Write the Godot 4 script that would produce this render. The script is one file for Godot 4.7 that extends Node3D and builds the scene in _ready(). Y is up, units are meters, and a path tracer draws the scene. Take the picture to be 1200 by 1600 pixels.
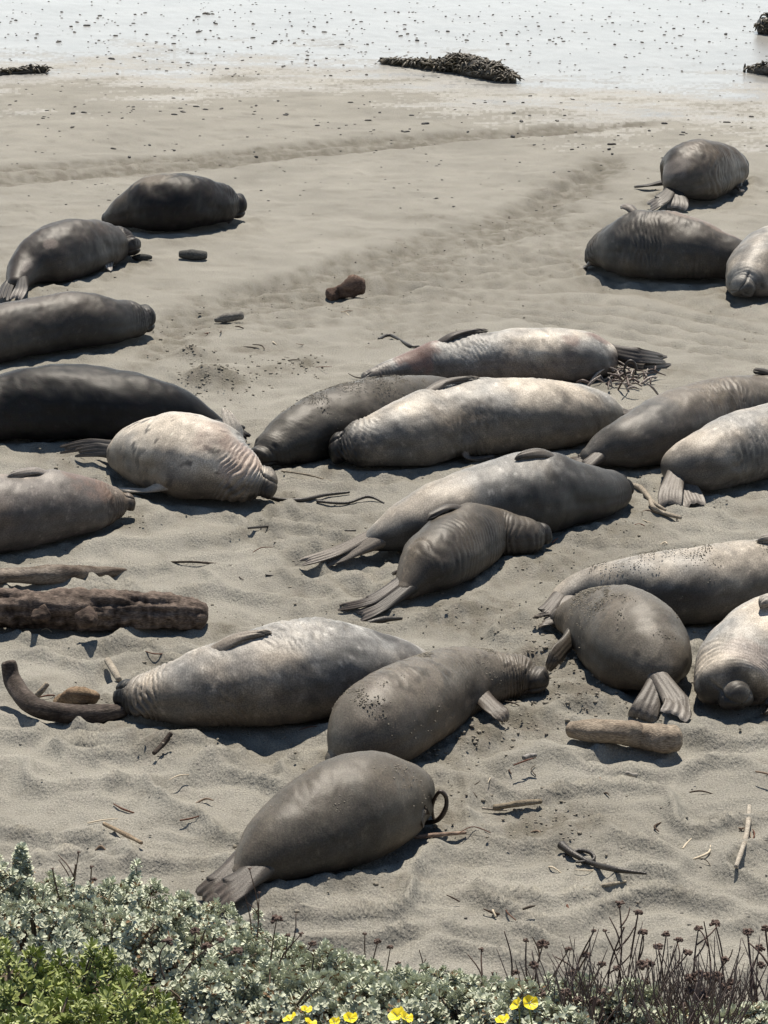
extends Node3D
# Elephant seals asleep on a beach, seen from a low bluff. Units are metres, y up, the camera looks along -z.

const FOCAL := 4000.0          # focal length in photograph pixels (photograph 1200 x 1600)
const EYE := 7.23              # camera height above the beach
var pitch := atan(1350.0 / 4000.0)
var rng := RandomNumberGenerator.new()
var used := {}
var n_low := FastNoiseLite.new()
var n_mid := FastNoiseLite.new()
var n_ridge := FastNoiseLite.new()
var n_cell := FastNoiseLite.new()
var n_fine := FastNoiseLite.new()
var n_mott := FastNoiseLite.new()
var M := {}

# ---------------------------------------------------------------- pixel rays
func ray(px: float, py: float) -> Vector3:
	return Vector3((px - 600.0) / FOCAL, (800.0 - py) / FOCAL, -1.0).rotated(Vector3.RIGHT, -pitch)

func on_plane(px: float, py: float, y: float) -> Vector3:
	var d := ray(px, py)
	return Vector3(0, EYE, 0) + d * ((y - EYE) / d.y)

func at_z(px: float, py: float, z: float) -> Vector3:
	var d := ray(px, py)
	return Vector3(0, EYE, 0) + d * (z / d.z)

func on_ground(px: float, py: float, h: float = 0.0) -> Vector3:
	var p := on_plane(px, py, h)
	for i in 3:
		p = on_plane(px, py, sand_y(p.x, p.z) + h)
	return p

func depth_of(p: Vector3) -> float:
	return (p - Vector3(0, EYE, 0)).dot(Vector3(0, 0, -1).rotated(Vector3.RIGHT, -pitch))

func px_m(p: Vector3) -> float:      # metres per photograph pixel at a point
	return depth_of(p) / FOCAL

# ---------------------------------------------------------------- names and tags
func numbered(called: String) -> String:
	if not used.has(called):
		used[called] = 0
		return called
	used[called] += 1
	return "%s_%03d" % [called, used[called]]

func tag(o: Node, label: String, category: String, group: String = "") -> void:
	o.set_meta("label", label)
	o.set_meta("category", category)
	if group != "":
		o.set_meta("group", group)

func top(mesh: Mesh, called: String, mat: Material) -> MeshInstance3D:
	var o := MeshInstance3D.new()
	o.mesh = mesh
	o.name = numbered(called)
	if mat:
		o.material_override = mat
	add_child(o)
	return o

func holder(called: String, at: Vector3) -> Node3D:
	var o := Node3D.new()
	o.name = numbered(called)
	o.position = at
	add_child(o)
	return o

func part(mesh: Mesh, called: String, mat: Material, parent: Node) -> MeshInstance3D:
	var o := MeshInstance3D.new()
	o.mesh = mesh
	o.name = called
	if mat:
		o.material_override = mat
	parent.add_child(o, true)
	return o

# ---------------------------------------------------------------- mesh helpers
class Buf:
	var v := PackedVector3Array()
	var c := PackedColorArray()
	var i := PackedInt32Array()

	func grid(base: int, rows: int, cols: int, closed: bool, flip: bool) -> void:
		var span := cols if closed else cols - 1
		for r in rows - 1:
			for k in span:
				var a := base + r * cols + k
				var b := base + r * cols + (k + 1) % cols
				var d := a + cols
				var e := b + cols
				if flip:
					i.append_array([a, d, b, b, d, e])
				else:
					i.append_array([a, b, d, b, e, d])

	func mesh() -> ArrayMesh:
		var arr := []
		arr.resize(Mesh.ARRAY_MAX)
		arr[Mesh.ARRAY_VERTEX] = v
		arr[Mesh.ARRAY_COLOR] = c
		arr[Mesh.ARRAY_INDEX] = i
		var st := SurfaceTool.new()
		st.create_from_arrays(arr)
		st.generate_normals()
		st.index()
		return st.commit()

func lin(r: float, g: float, b: float) -> Color:
	return Color(r, g, b, 1.0)

# a round limb through points with radii, lumps and two tones; ends are closed
func limb(b: Buf, pts: Array, rads: Array, sides: int, steps: int, lump: float, ca: Color, cb: Color, freq: float = 9.0, flat: float = 1.0, streak: float = 4.0) -> void:
	var n := pts.size()
	var rows := []
	for k in steps + 1:
		var f := float(k) / steps * (n - 1)
		var s: int = mini(int(f), n - 2)
		var u := f - s
		var p0: Vector3 = pts[maxi(s - 1, 0)]
		var p1: Vector3 = pts[s]
		var p2: Vector3 = pts[s + 1]
		var p3: Vector3 = pts[mini(s + 2, n - 1)]
		var p := p1.cubic_interpolate(p2, p0, p3, u)
		var r: float = lerpf(rads[s], rads[s + 1], u)
		rows.append([p, r])
	var base := b.v.size()
	var total := rows.size() + 4
	for k in total:
		var idx := clampi(k - 2, 0, rows.size() - 1)
		var p: Vector3 = rows[idx][0]
		var r: float = rows[idx][1]
		var t: Vector3 = ((rows[mini(idx + 1, rows.size() - 1)][0] as Vector3) - (rows[maxi(idx - 1, 0)][0] as Vector3)).normalized()
		if k == 0:
			p -= t * r * 0.35
			r = 0.0005
		elif k == 1:
			p -= t * r * 0.25
			r *= 0.75
		elif k == total - 2:
			p += t * r * 0.25
			r *= 0.75
		elif k == total - 1:
			p += t * r * 0.35
			r = 0.0005
		var side := t.cross(Vector3.UP)
		if side.length() < 0.1:
			side = t.cross(Vector3.RIGHT)
		side = side.normalized()
		var up := side.cross(t).normalized()
		for q in sides:
			var a := TAU * q / sides
			var dir := side * cos(a) + up * sin(a) * flat
			var w := p + dir * r
			var nz := n_mid.get_noise_3d(w.x * freq * grain_x, w.y * freq, w.z * freq)
			var gr := n_fine.get_noise_3d(a * 2.2, float(idx) * 0.12 / maxf(0.3, streak * 0.25), base * 0.01)
			b.v.append(w + dir * (lump * r * (nz + 0.45 * gr)))
			var mixv := clampf(0.5 + 0.9 * gr + 0.5 * nz, 0.0, 1.0)
			b.c.append(ca.lerp(cb, mixv))
	b.grid(base, total, sides, true, false)

# ---------------------------------------------------------------- materials
func noise_tex(size: int, freq: float, lo: float, hi: float, seed_: int, oct: int, as_normal: float = 0.0, tint: Color = Color(1, 1, 1)) -> ImageTexture:
	var n := FastNoiseLite.new()
	n.seed = seed_
	n.frequency = freq
	n.noise_type = FastNoiseLite.TYPE_SIMPLEX_SMOOTH
	n.fractal_type = FastNoiseLite.FRACTAL_FBM
	n.fractal_octaves = oct
	n.fractal_gain = 0.6
	var im := n.get_seamless_image(size, size)
	im.convert(Image.FORMAT_RGBA8)
	if as_normal > 0.0:
		im.bump_map_to_normal_map(as_normal)
	else:
		var lut := []
		for k in 256:
			var g := lerpf(lo, hi, smoothstep(0.15, 0.85, k / 255.0))
			lut.append(Color(g * tint.r, g * tint.g, g * tint.b))
		var data := im.get_data()
		for k in size * size:
			var col: Color = lut[data[k * 4]]
			data[k * 4] = int(col.r * 255.0)
			data[k * 4 + 1] = int(col.g * 255.0)
			data[k * 4 + 2] = int(col.b * 255.0)
		im = Image.create_from_data(size, size, false, Image.FORMAT_RGBA8, data)
	return ImageTexture.create_from_image(im)

func mat(rough: float, spec: float, alb: Texture2D = null, nrm: Texture2D = null, nscale: float = 1.0, tile: float = 1.0) -> StandardMaterial3D:
	var m := StandardMaterial3D.new()
	m.vertex_color_use_as_albedo = true
	m.roughness = rough
	m.metallic_specular = spec
	m.cull_mode = BaseMaterial3D.CULL_DISABLED
	if alb or nrm:
		m.uv1_triplanar = true
		m.uv1_world_triplanar = true
		m.uv1_scale = Vector3.ONE * tile
	if alb:
		m.albedo_texture = alb
	if nrm:
		m.normal_enabled = true
		m.normal_texture = nrm
		m.normal_scale = nscale
	return m

func make_materials() -> void:
	var grain := noise_tex(512, 0.09, 0.74, 1.0, 11, 5)
	var grain_n := noise_tex(512, 0.05, 0, 1, 12, 5, 5.0)
	var fur := noise_tex(512, 0.045, 0.68, 1.0, 13, 5)
	var fur_n := noise_tex(512, 0.07, 0, 1, 14, 4, 3.0)
	var wood := noise_tex(256, 0.05, 0.6, 1.0, 15, 4)
	var wood_n := noise_tex(256, 0.06, 0, 1, 16, 4, 5.0)
	M.sand = mat(0.9, 0.3, grain, grain_n, 1.1, 1.4)
	M.damp = []
	for k in 5:
		M.damp.append(mat([0.75, 0.6, 0.48, 0.37, 0.28][k], 0.5, grain, grain_n, [0.8, 0.55, 0.35, 0.2, 0.12][k], 1.2))
	M.fur = mat(0.52, 0.42, fur, fur_n, 0.5, 2.6)
	M.slick = mat(0.5, 0.32, fur, fur_n, 0.6, 2.6)
	M.wood = mat(0.85, 0.3, wood, wood_n, 1.0, 3.5)
	M.wood.uv1_scale = Vector3(1.6, 7.0, 7.0)
	M.pebble = mat(0.6, 0.4, wood, wood_n, 0.4, 6.0)
	M.kelp = mat(0.5, 0.5, wood, wood_n, 0.6, 5.0)
	M.twig = mat(0.85, 0.3)
	M.leaf = mat(0.75, 0.3)
	M.leaf.backlight_enabled = true
	M.leaf.backlight = Color(0.12, 0.14, 0.1)
	M.green = mat(0.45, 0.45)
	M.green.backlight_enabled = true
	M.green.backlight = Color(0.18, 0.26, 0.05)
	M.petal = mat(0.5, 0.4)
	M.petal.backlight_enabled = true
	M.petal.backlight = Color(0.5, 0.42, 0.02)
	M.soil = mat(0.95, 0.2, grain, grain_n, 1.0, 2.0)

# ---------------------------------------------------------------- the beach
const MAPX := -15.0
const MAPZ := -62.0
const CELL := 0.06
const MW := 500
const MH := 850
var near_seal := PackedFloat32Array()     # signed distance to the nearest seal outline, capped at 0.6
var bump := PackedFloat32Array()          # extra height: tracks, mounds, hollows
var churn := PackedFloat32Array()         # 0..1 freshly dug, clumped, darker sand

func low_y(x: float, z: float) -> float:
	var flat := 1.0 - 0.9 * smoothstep(39.0, 45.0, -z)
	return flat * (0.045 * n_low.get_noise_2d(x * 3.0, z * 3.0) + 0.03 * n_low.get_noise_2d(x * 9.0 + 70.0, z * 9.0))

func cell_at(m: PackedFloat32Array, x: float, z: float, out: float) -> float:
	var fx := (x - MAPX) / CELL
	var fz := (z - MAPZ) / CELL
	var ix := int(fx)
	var iz := int(fz)
	if fx < 0.0 or fz < 0.0 or ix >= MW - 1 or iz >= MH - 1:
		return out
	var u := fx - ix
	var w := fz - iz
	var k := iz * MW + ix
	return lerpf(lerpf(m[k], m[k + 1], u), lerpf(m[k + MW], m[k + MW + 1], u), w)

func stamp_seal(x: float, z: float, r: float) -> void:
	var reach := r + 0.6
	for iz in range(maxi(0, int((z - reach - MAPZ) / CELL)), mini(MH - 1, int((z + reach - MAPZ) / CELL)) + 1):
		for ix in range(maxi(0, int((x - reach - MAPX) / CELL)), mini(MW - 1, int((x + reach - MAPX) / CELL)) + 1):
			var d := Vector2(MAPX + ix * CELL - x, MAPZ + iz * CELL - z).length() - r
			var k := iz * MW + ix
			if d < near_seal[k]:
				near_seal[k] = d

func stamp(px: float, py: float, rx: float, rz: float, hgt: float, ch: float) -> void:
	var p := on_plane(px, py, 0.0)
	stamp_at(p.x, p.z, rx, rz, hgt, ch)

func stamp_at(x: float, z: float, rx: float, rz: float, hgt: float, ch: float) -> void:
	for iz in range(maxi(0, int((z - rz * 2.2 - MAPZ) / CELL)), mini(MH - 1, int((z + rz * 2.2 - MAPZ) / CELL)) + 1):
		for ix in range(maxi(0, int((x - rx * 2.2 - MAPX) / CELL)), mini(MW - 1, int((x + rx * 2.2 - MAPX) / CELL)) + 1):
			var a := (MAPX + ix * CELL - x) / rx
			var c := (MAPZ + iz * CELL - z) / rz
			var e := exp(-(a * a + c * c))
			var k := iz * MW + ix
			bump[k] += hgt * e
			churn[k] = maxf(churn[k], ch * e)

func track(pts: Array, width: float, dep: float, ch: float, wob: float) -> void:
	var acc := 0.0
	for s in pts.size() - 1:
		var a := on_plane(pts[s][0], pts[s][1], 0.0)
		var c := on_plane(pts[s + 1][0], pts[s + 1][1], 0.0)
		var n := int(a.distance_to(c) / (width * 0.45)) + 1
		for k in n:
			var p := a.lerp(c, float(k) / n)
			acc += 1.0
			var w := wob * n_mid.get_noise_2d(acc * 7.0, s * 31.0)
			var amt := 0.5 + 0.9 * n_mid.get_noise_2d(acc * 11.0 + 500.0, 3.0)
			stamp_at(p.x + w, p.z + w, width, width, -dep * amt * 0.45, ch * clampf(amt + 0.25, 0.0, 1.0))
			stamp_at(p.x + w, p.z + w + width * 1.7, width * 0.8, width * 0.6, dep * 0.3 * amt, 0.0)

func sand_y(x: float, z: float) -> float:
	var h := low_y(x, z)
	if z > -10.0 or z < -64.0:
		return h
	var near := clampf((-z - 15.0) / 16.0, 0.0, 1.0)     # wind drifts are high by the bluff, low further out
	var d := cell_at(near_seal, x, z, 0.6)
	var calm := smoothstep(-0.05, 0.35, d) * 0.8 + 0.2
	var wx := x + 0.5 * n_low.get_noise_2d(x * 14.0, z * 14.0)
	var wz := z + 0.35 * n_low.get_noise_2d(x * 14.0 + 90.0, z * 14.0 + 40.0)
	var q1 := n_ridge.get_noise_2d(wx * 4.2, wz * 8.5)
	var r := 1.0 - sqrt(q1 * q1 + 0.0025) * 1.1
	var q2 := n_ridge.get_noise_2d(wx * 7.0 + 300.0 + wz * 5.0, wz * 19.0)
	var r2 := 1.0 - sqrt(q2 * q2 + 0.004) * 1.1
	var amp := lerpf(0.13, 0.020, smoothstep(0.0, 1.0, near)) * (1.0 - 0.85 * smoothstep(38.0, 44.0, -z))
	h += calm * amp * (r * r * r - 0.4)
	h += calm * amp * 0.36 * (r2 * r2 * r2 - 0.5)
	h += 0.008 * lerpf(1.0, 0.4, near) * n_mid.get_noise_2d(x * 16.0, z * 22.0)
	h += 0.016 * lerpf(1.0, 0.35, near) * n_fine.get_noise_2d(x * 9.0, z * 15.0) * (1.0 - 0.8 * smoothstep(38.0, 44.0, -z))
	var c := cell_at(churn, x, z, 0.0)
	if c > 0.02:
		h += c * 0.045 * (n_cell.get_noise_2d(x * 14.0, z * 14.0) + 0.45)
		h += c * 0.035 * n_fine.get_noise_2d(x * 11.0, z * 11.0)
	h += cell_at(bump, x, z, 0.0)
	if d < 0.5:
		h += 0.06 * exp(-pow((d - 0.13) / 0.11, 2.0)) * (0.4 + n_mid.get_noise_2d(x * 9.0 + 20.0, z * 9.0))
		if d < 0.0:
			h = lerpf(h, low_y(x, z) - 0.01, clampf(-d / 0.12, 0.0, 1.0))
	return h

func build_beach() -> void:
	var zs := []
	for z in [60.0, 10.0, -4.0, -8.0, -10.5]:
		zs.append(z)
	var zz := -12.0
	while zz > -61.0:
		zs.append(zz)
		zz *= 1.0031
	for z in [-66.0, -80.0, -120.0, -250.0, -700.0]:
		zs.append(z)
	var nc := 420
	var cols := nc + 8
	var rows := zs.size()
	var vv := PackedVector3Array()
	var cc := PackedColorArray()
	vv.resize(rows * cols)
	cc.resize(rows * cols)
	var wetness := PackedFloat32Array()
	wetness.resize(rows * cols)
	var dry := Vector3(0.286, 0.274, 0.239)
	var dug := Vector3(0.145, 0.132, 0.107)
	var sea := Vector3(0.30, 0.295, 0.275)
	for r in rows:
		var z: float = zs[r]
		var hw := maxf(absf(z), 9.0) * 0.235 + 0.6
		for k in cols:
			var u: float
			if k < 4:
				u = [-60.0, -12.0, -4.0, -1.7][k]
			elif k >= nc + 4:
				u = [1.7, 4.0, 12.0, 60.0][k - nc - 4]
			else:
				u = -1.0 + 2.0 * float(k - 4) / (nc - 1)
			var x := u * hw
			var fine := absf(u) <= 1.0 and z < -11.0 and z > -62.0
			var y := sand_y(x, z) if fine else low_y(x, z)
			var id := r * cols + k
			vv[id] = Vector3(x, y, z)
			# wet line: given along the shore as a depth that changes with x
			var line := -44.9 + 3.4 * smoothstep(-0.8, 3.5, x)
			var w := (line - z) / 2.2 + 1.5 * n_low.get_noise_2d(x * 6.0, z * 14.0) + 0.7 * n_mid.get_noise_2d(x * 5.0, z * 16.0)
			wetness[id] = w
			var ch := cell_at(churn, x, z, 0.0)
			var tone := 1.0 + 0.13 * n_mid.get_noise_2d(x * 2.5, z * 5.0) + 0.10 * n_fine.get_noise_2d(x * 3.0, z * 6.0) + 0.08 * n_low.get_noise_2d(x * 5.0, z * 9.0)
			var col := dry * tone
			var dk := clampf(ch * (1.05 + 1.1 * n_fine.get_noise_2d(x * 9.0, z * 9.0)), 0.0, 0.9)
			var blot := smoothstep(0.28, 0.52, n_mid.get_noise_2d(x * 6.0 + 200.0, z * 11.0)) * 0.4
			col = col.lerp(dug, maxf(dk, blot * 0.7))
			col = col.lerp(sea * tone, smoothstep(-0.8, 1.6, w))
			cc[id] = Color(col.x, col.y, col.z)
	var lists := []
	for k in 6:
		lists.append(PackedInt32Array())
	for r in rows - 1:
		for k in cols - 1:
			var a := r * cols + k
			var w := wetness[a] + rng.randf_range(-0.4, 0.4)
			var which := clampi(int(floor((w + 0.9) / 0.5)), 0, 5)
			lists[which].append_array([a, a + cols, a + 1, a + 1, a + cols, a + cols + 1])
	var arr := []
	arr.resize(Mesh.ARRAY_MAX)
	arr[Mesh.ARRAY_VERTEX] = vv
	arr[Mesh.ARRAY_COLOR] = cc
	var all_i := PackedInt32Array()
	for l in lists:
		all_i.append_array(l)
	# smooth normals over the whole sheet, shared by its three patches
	var nn := PackedVector3Array()
	nn.resize(rows * cols)
	for r in rows:
		for k in cols:
			var id := r * cols + k
			var du := vv[r * cols + mini(k + 1, cols - 1)] - vv[r * cols + maxi(k - 1, 0)]
			var dv := vv[mini(r + 1, rows - 1) * cols + k] - vv[maxi(r - 1, 0) * cols + k]
			nn[id] = du.cross(dv).normalized()
			if nn[id].y < 0.0:
				nn[id] = -nn[id]
	var names := ["beach_sand", "damp_sand", "damp_sand", "damp_sand", "wet_sand", "wet_sand"]
	var ms: Array = [M.sand] + M.damp
	for q in 6:
		var remap := {}
		var v2 := PackedVector3Array()
		var c2 := PackedColorArray()
		var n2 := PackedVector3Array()
		var i2 := PackedInt32Array()
		for id in lists[q]:
			if not remap.has(id):
				remap[id] = v2.size()
				v2.append(vv[id])
				c2.append(cc[id])
				n2.append(nn[id])
			i2.append(remap[id])
		var a2 := []
		a2.resize(Mesh.ARRAY_MAX)
		a2[Mesh.ARRAY_VERTEX] = v2
		a2[Mesh.ARRAY_NORMAL] = n2
		a2[Mesh.ARRAY_COLOR] = c2
		a2[Mesh.ARRAY_INDEX] = i2
		var am := ArrayMesh.new()
		am.add_surface_from_arrays(Mesh.PRIMITIVE_TRIANGLES, a2)
		var o := top(am, names[q], ms[q])
		o.set_meta("kind", "structure")

# ---------------------------------------------------------------- seals
const RINGS := 170
const SEGS := 88

class Body:
	var c := []      # ring centres
	var r := PackedFloat32Array()
	var t := []
	var side := []
	var up := []
	var s := PackedFloat32Array()
	var length := 0.0
	var nose := Vector3.ZERO
	var lo := 0      # index of first true ring, after the tail cap
	var hi := 0

func make_spine(pts: Array, lift: float, level: float) -> Body:
	var b := Body.new()
	var cs := []
	var rs := []
	var rmax := 0.0
	for p in pts:
		var h := 0.25
		var pos := Vector3.ZERO
		var r := 0.1
		for k in 6:
			pos = on_plane(p[0], p[1], h)
			pos = on_plane(p[0], p[1], low_y(pos.x, pos.z) + h)
			r = p[2] * px_m(pos) * 1.10
			rmax = maxf(rmax, r)
			var hh := r * 0.79 + (float(p[3]) if p.size() > 3 else 0.0)
			h = hh + lift * maxf(0.0, rmax - r) if k > 0 else hh
		cs.append(pos)
		rs.append(r)
	# second pass with the full rmax known
	for q in pts.size():
		var p = pts[q]
		var r: float = rs[q]
		var h: float = r * 0.79 + (float(p[3]) if p.size() > 3 else 0.0) + lift * (rmax - r)
		var last := pts.size() - 1
		if q > last - 2:                 # the muzzle is carried level with the head, not dropped to the sand
			h = maxf(h, 0.79 * (r + level * (float(rs[last - 2]) - r)))
		elif q == 0:
			h = maxf(h, 0.79 * (r + 0.4 * (float(rs[1]) - r)))
		var pos := on_plane(p[0], p[1], h)
		pos = on_plane(p[0], p[1], low_y(pos.x, pos.z) + h)
		cs[q] = pos
		rs[q] = p[2] * px_m(pos) * 1.10
	var n := cs.size()
	var dc := []
	var dr := []
	var ds := [0.0]
	for q in n - 1:
		for k in 24:
			var u := k / 24.0
			var p0: Vector3 = cs[maxi(q - 1, 0)]
			var p1: Vector3 = cs[q]
			var p2: Vector3 = cs[q + 1]
			var p3: Vector3 = cs[mini(q + 2, n - 1)]
			dc.append(p1.cubic_interpolate(p2, p0, p3, u))
			dr.append(maxf(0.02, cubic_interpolate(rs[q], rs[q + 1], rs[maxi(q - 1, 0)], rs[mini(q + 2, n - 1)], u)))
	dc.append(cs[n - 1])
	dr.append(rs[n - 1])
	# smooth the axis and the girth a little
	for pass_ in 10:
		for k in range(1, dc.size() - 1):
			dc[k] = (dc[k - 1] + dc[k] * 2.0 + dc[k + 1]) / 4.0
			dr[k] = (dr[k - 1] + dr[k] * 2.0 + dr[k + 1]) / 4.0
	for k in range(1, dc.size()):
		ds.append(ds[k - 1] + (dc[k] as Vector3).distance_to(dc[k - 1]))
	var total: float = ds[ds.size() - 1]
	b.length = total
	var main_c := []
	var main_r := []
	var main_s := []
	var j := 0
	for k in RINGS:
		var v := float(k) / (RINGS - 1)
		var s := total * (1.0 - pow(1.0 - v, 1.3))
		while j < ds.size() - 2 and ds[j + 1] < s:
			j += 1
		var u: float = clampf((s - ds[j]) / maxf(1e-5, ds[j + 1] - ds[j]), 0.0, 1.0)
		main_c.append((dc[j] as Vector3).lerp(dc[j + 1], u))
		main_r.append(lerpf(dr[j], dr[j + 1], u))
		main_s.append(s)
	var t0: Vector3 = ((main_c[6] as Vector3) - main_c[0]).normalized()
	var t1: Vector3 = ((main_c[RINGS - 1] as Vector3) - main_c[RINGS - 9]).normalized()
	for k in range(6, 0, -1):
		var a := k / 6.0 * PI * 0.5
		b.c.append(main_c[0] - t0 * main_r[0] * 0.9 * sin(a))
		b.r.append(maxf(0.001, main_r[0] * cos(a)))
		b.s.append(-main_r[0] * 0.9 * sin(a))
	b.lo = b.c.size()
	for k in RINGS:
		b.c.append(main_c[k])
		b.r.append(main_r[k])
		b.s.append(main_s[k])
	b.hi = b.c.size() - 1
	for k in range(1, 27):
		var a := k / 26.0
		a = 1.0 - pow(1.0 - a, 1.6)
		b.c.append(main_c[RINGS - 1] + t1 * main_r[RINGS - 1] * 1.15 * a)
		b.r.append(maxf(0.001, main_r[RINGS - 1] * pow(1.0 - pow(a, 2.4), 0.5)))
		b.s.append(total + main_r[RINGS - 1] * 1.15 * a)
	b.nose = b.c[b.c.size() - 1]
	var m := b.c.size()
	for k in m:
		var t: Vector3 = ((b.c[mini(k + 2, m - 1)] as Vector3) - b.c[maxi(k - 2, 0)]).normalized()
		if k < b.lo:
			t = t0
		if k > b.hi:
			t = t1
		b.t.append(t)
	var ts := b.t.duplicate()
	for k in m:
		var acc := Vector3.ZERO
		for w in range(maxi(0, k - 10), mini(m, k + 11)):
			acc += ts[w]
		var t := acc.normalized()
		var side := t.cross(Vector3.UP).normalized()
		b.t[k] = t
		b.side.append(side)
		b.up.append(side.cross(t).normalized())
	# towards the camera counts as positive
	var midk := m / 2
	if (b.side[midk] as Vector3).dot(Vector3(0, 0, 1)) < 0.0:
		for k in m:
			b.side[k] = -(b.side[k] as Vector3)
	return b

func section(phi: float) -> Vector2:
	var x := sin(phi) * 1.06
	var y := cos(phi) * 0.95
	x *= 1.0 - 0.07 * y
	if y < 0.0:
		x *= 1.0 + 0.22 * -y
	if y < -0.68:
		y = -0.68 - (-0.68 - y) * 0.42
	return Vector2(x, y)

func skin(b: Body, t: float, phi: float, off: float = 0.0) -> Vector3:   # a point on the hide; t is the share of the length from the tail
	var s := t * b.length
	var k := b.lo
	while k < b.hi - 1 and b.s[k + 1] < s:
		k += 1
	var u := clampf((s - b.s[k]) / maxf(1e-5, b.s[k + 1] - b.s[k]), 0.0, 1.0)
	var c: Vector3 = (b.c[k] as Vector3).lerp(b.c[k + 1], u)
	var r := lerpf(b.r[k], b.r[k + 1], u)
	var q := section(phi)
	return c + (b.side[k] as Vector3) * (q.x * r + sin(phi) * off) + (b.up[k] as Vector3) * (q.y * r + cos(phi) * off)

# flat limb with digits: path of points, a face normal at each, half widths; hind flippers are forked at the end
func flipper(buf: Buf, pts: Array, nrm: Array, wid: Array, thick: float, col: Color, tipcol: Color, hind: bool, mirror: float = 1.0, hug: bool = false) -> void:
	var nu := 26
	var nv := 21
	var n := pts.size()
	for face in [1.0, -1.0]:
		var base := buf.v.size()
		for a in nu:
			for bq in nv:
				var v := -1.0 + 2.0 * bq / (nv - 1)
				var u := float(a) / (nu - 1)
				var dig := 0.5 + 0.5 * cos(v * 2.5 * TAU * 0.8)     # about five rays
				var lf := 1.0
				if hind:
					lf = 1.0 - 0.17 * (1.0 - pow(absf(v), 1.4)) - 0.05 * (1.0 - dig)
				else:
					lf = 1.0 - 0.20 * (0.5 - 0.5 * v * mirror) - 0.06 * (1.0 - dig)
				var edge := smoothstep(0.75, 1.0, absf(v))
				lf -= edge * edge * 0.24
				var f := clampf(u * lf, 0.0, 1.0) * (n - 1)
				var s := mini(int(f), n - 2)
				var w := f - s
				var p := (pts[s] as Vector3).cubic_interpolate(pts[s + 1], pts[maxi(s - 1, 0)], pts[mini(s + 2, n - 1)], w)
				var tan_ := ((pts[s + 1] as Vector3) - (pts[s] as Vector3))
				if w > 0.5 and s + 2 < n:
					tan_ = tan_.lerp((pts[s + 2] as Vector3) - (pts[s + 1] as Vector3), w - 0.5)
				tan_ = tan_.normalized()
				var nm := (nrm[s] as Vector3).lerp(nrm[s + 1], w)
				nm = (nm - tan_ * nm.dot(tan_)).normalized()
				var sd := nm.cross(tan_).normalized()
				var hw: float = lerpf(wid[s], wid[s + 1], w)
				hw *= 1.0 - (0.10 if hind else 0.2) * exp(-pow((u - 0.38) / 0.2, 2.0))
				hw *= 1.0 - 0.45 * pow(u, 6.0) * (0.25 if hind else 1.0)
				var ridge := smoothstep(0.35, 0.8, u) * dig
				var th := thick * lerpf(1.0, 0.16 if hind else (0.6 if hug else 0.3), smoothstep(0.0, 0.6, u)) * sqrt(maxf(0.0, 1.0 - v * v))
				th += (0.009 if hind else 0.005) * ridge * sqrt(maxf(0.0, 1.0 - v * v))
				th *= 1.0 - smoothstep(0.93, 1.0, u) * 0.85
				var curl := (-0.24 if hug else 0.10 * u) * hw * v * v
				buf.v.append(p + sd * (hw * v) + nm * (face * th + curl))
				var cl := col.lerp(tipcol, smoothstep(0.45, 0.95, u) * (0.35 + 0.65 * (1.0 - dig)))
				var nz := 1.0 + 0.35 * n_mott.get_noise_3d(p.x * 30.0 + v * 4.0, p.y * 30.0, p.z * 30.0)
				buf.c.append(Color(cl.r * nz, cl.g * nz, cl.b * nz))
		buf.grid(base, nu, nv, false, face < 0.0)

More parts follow.
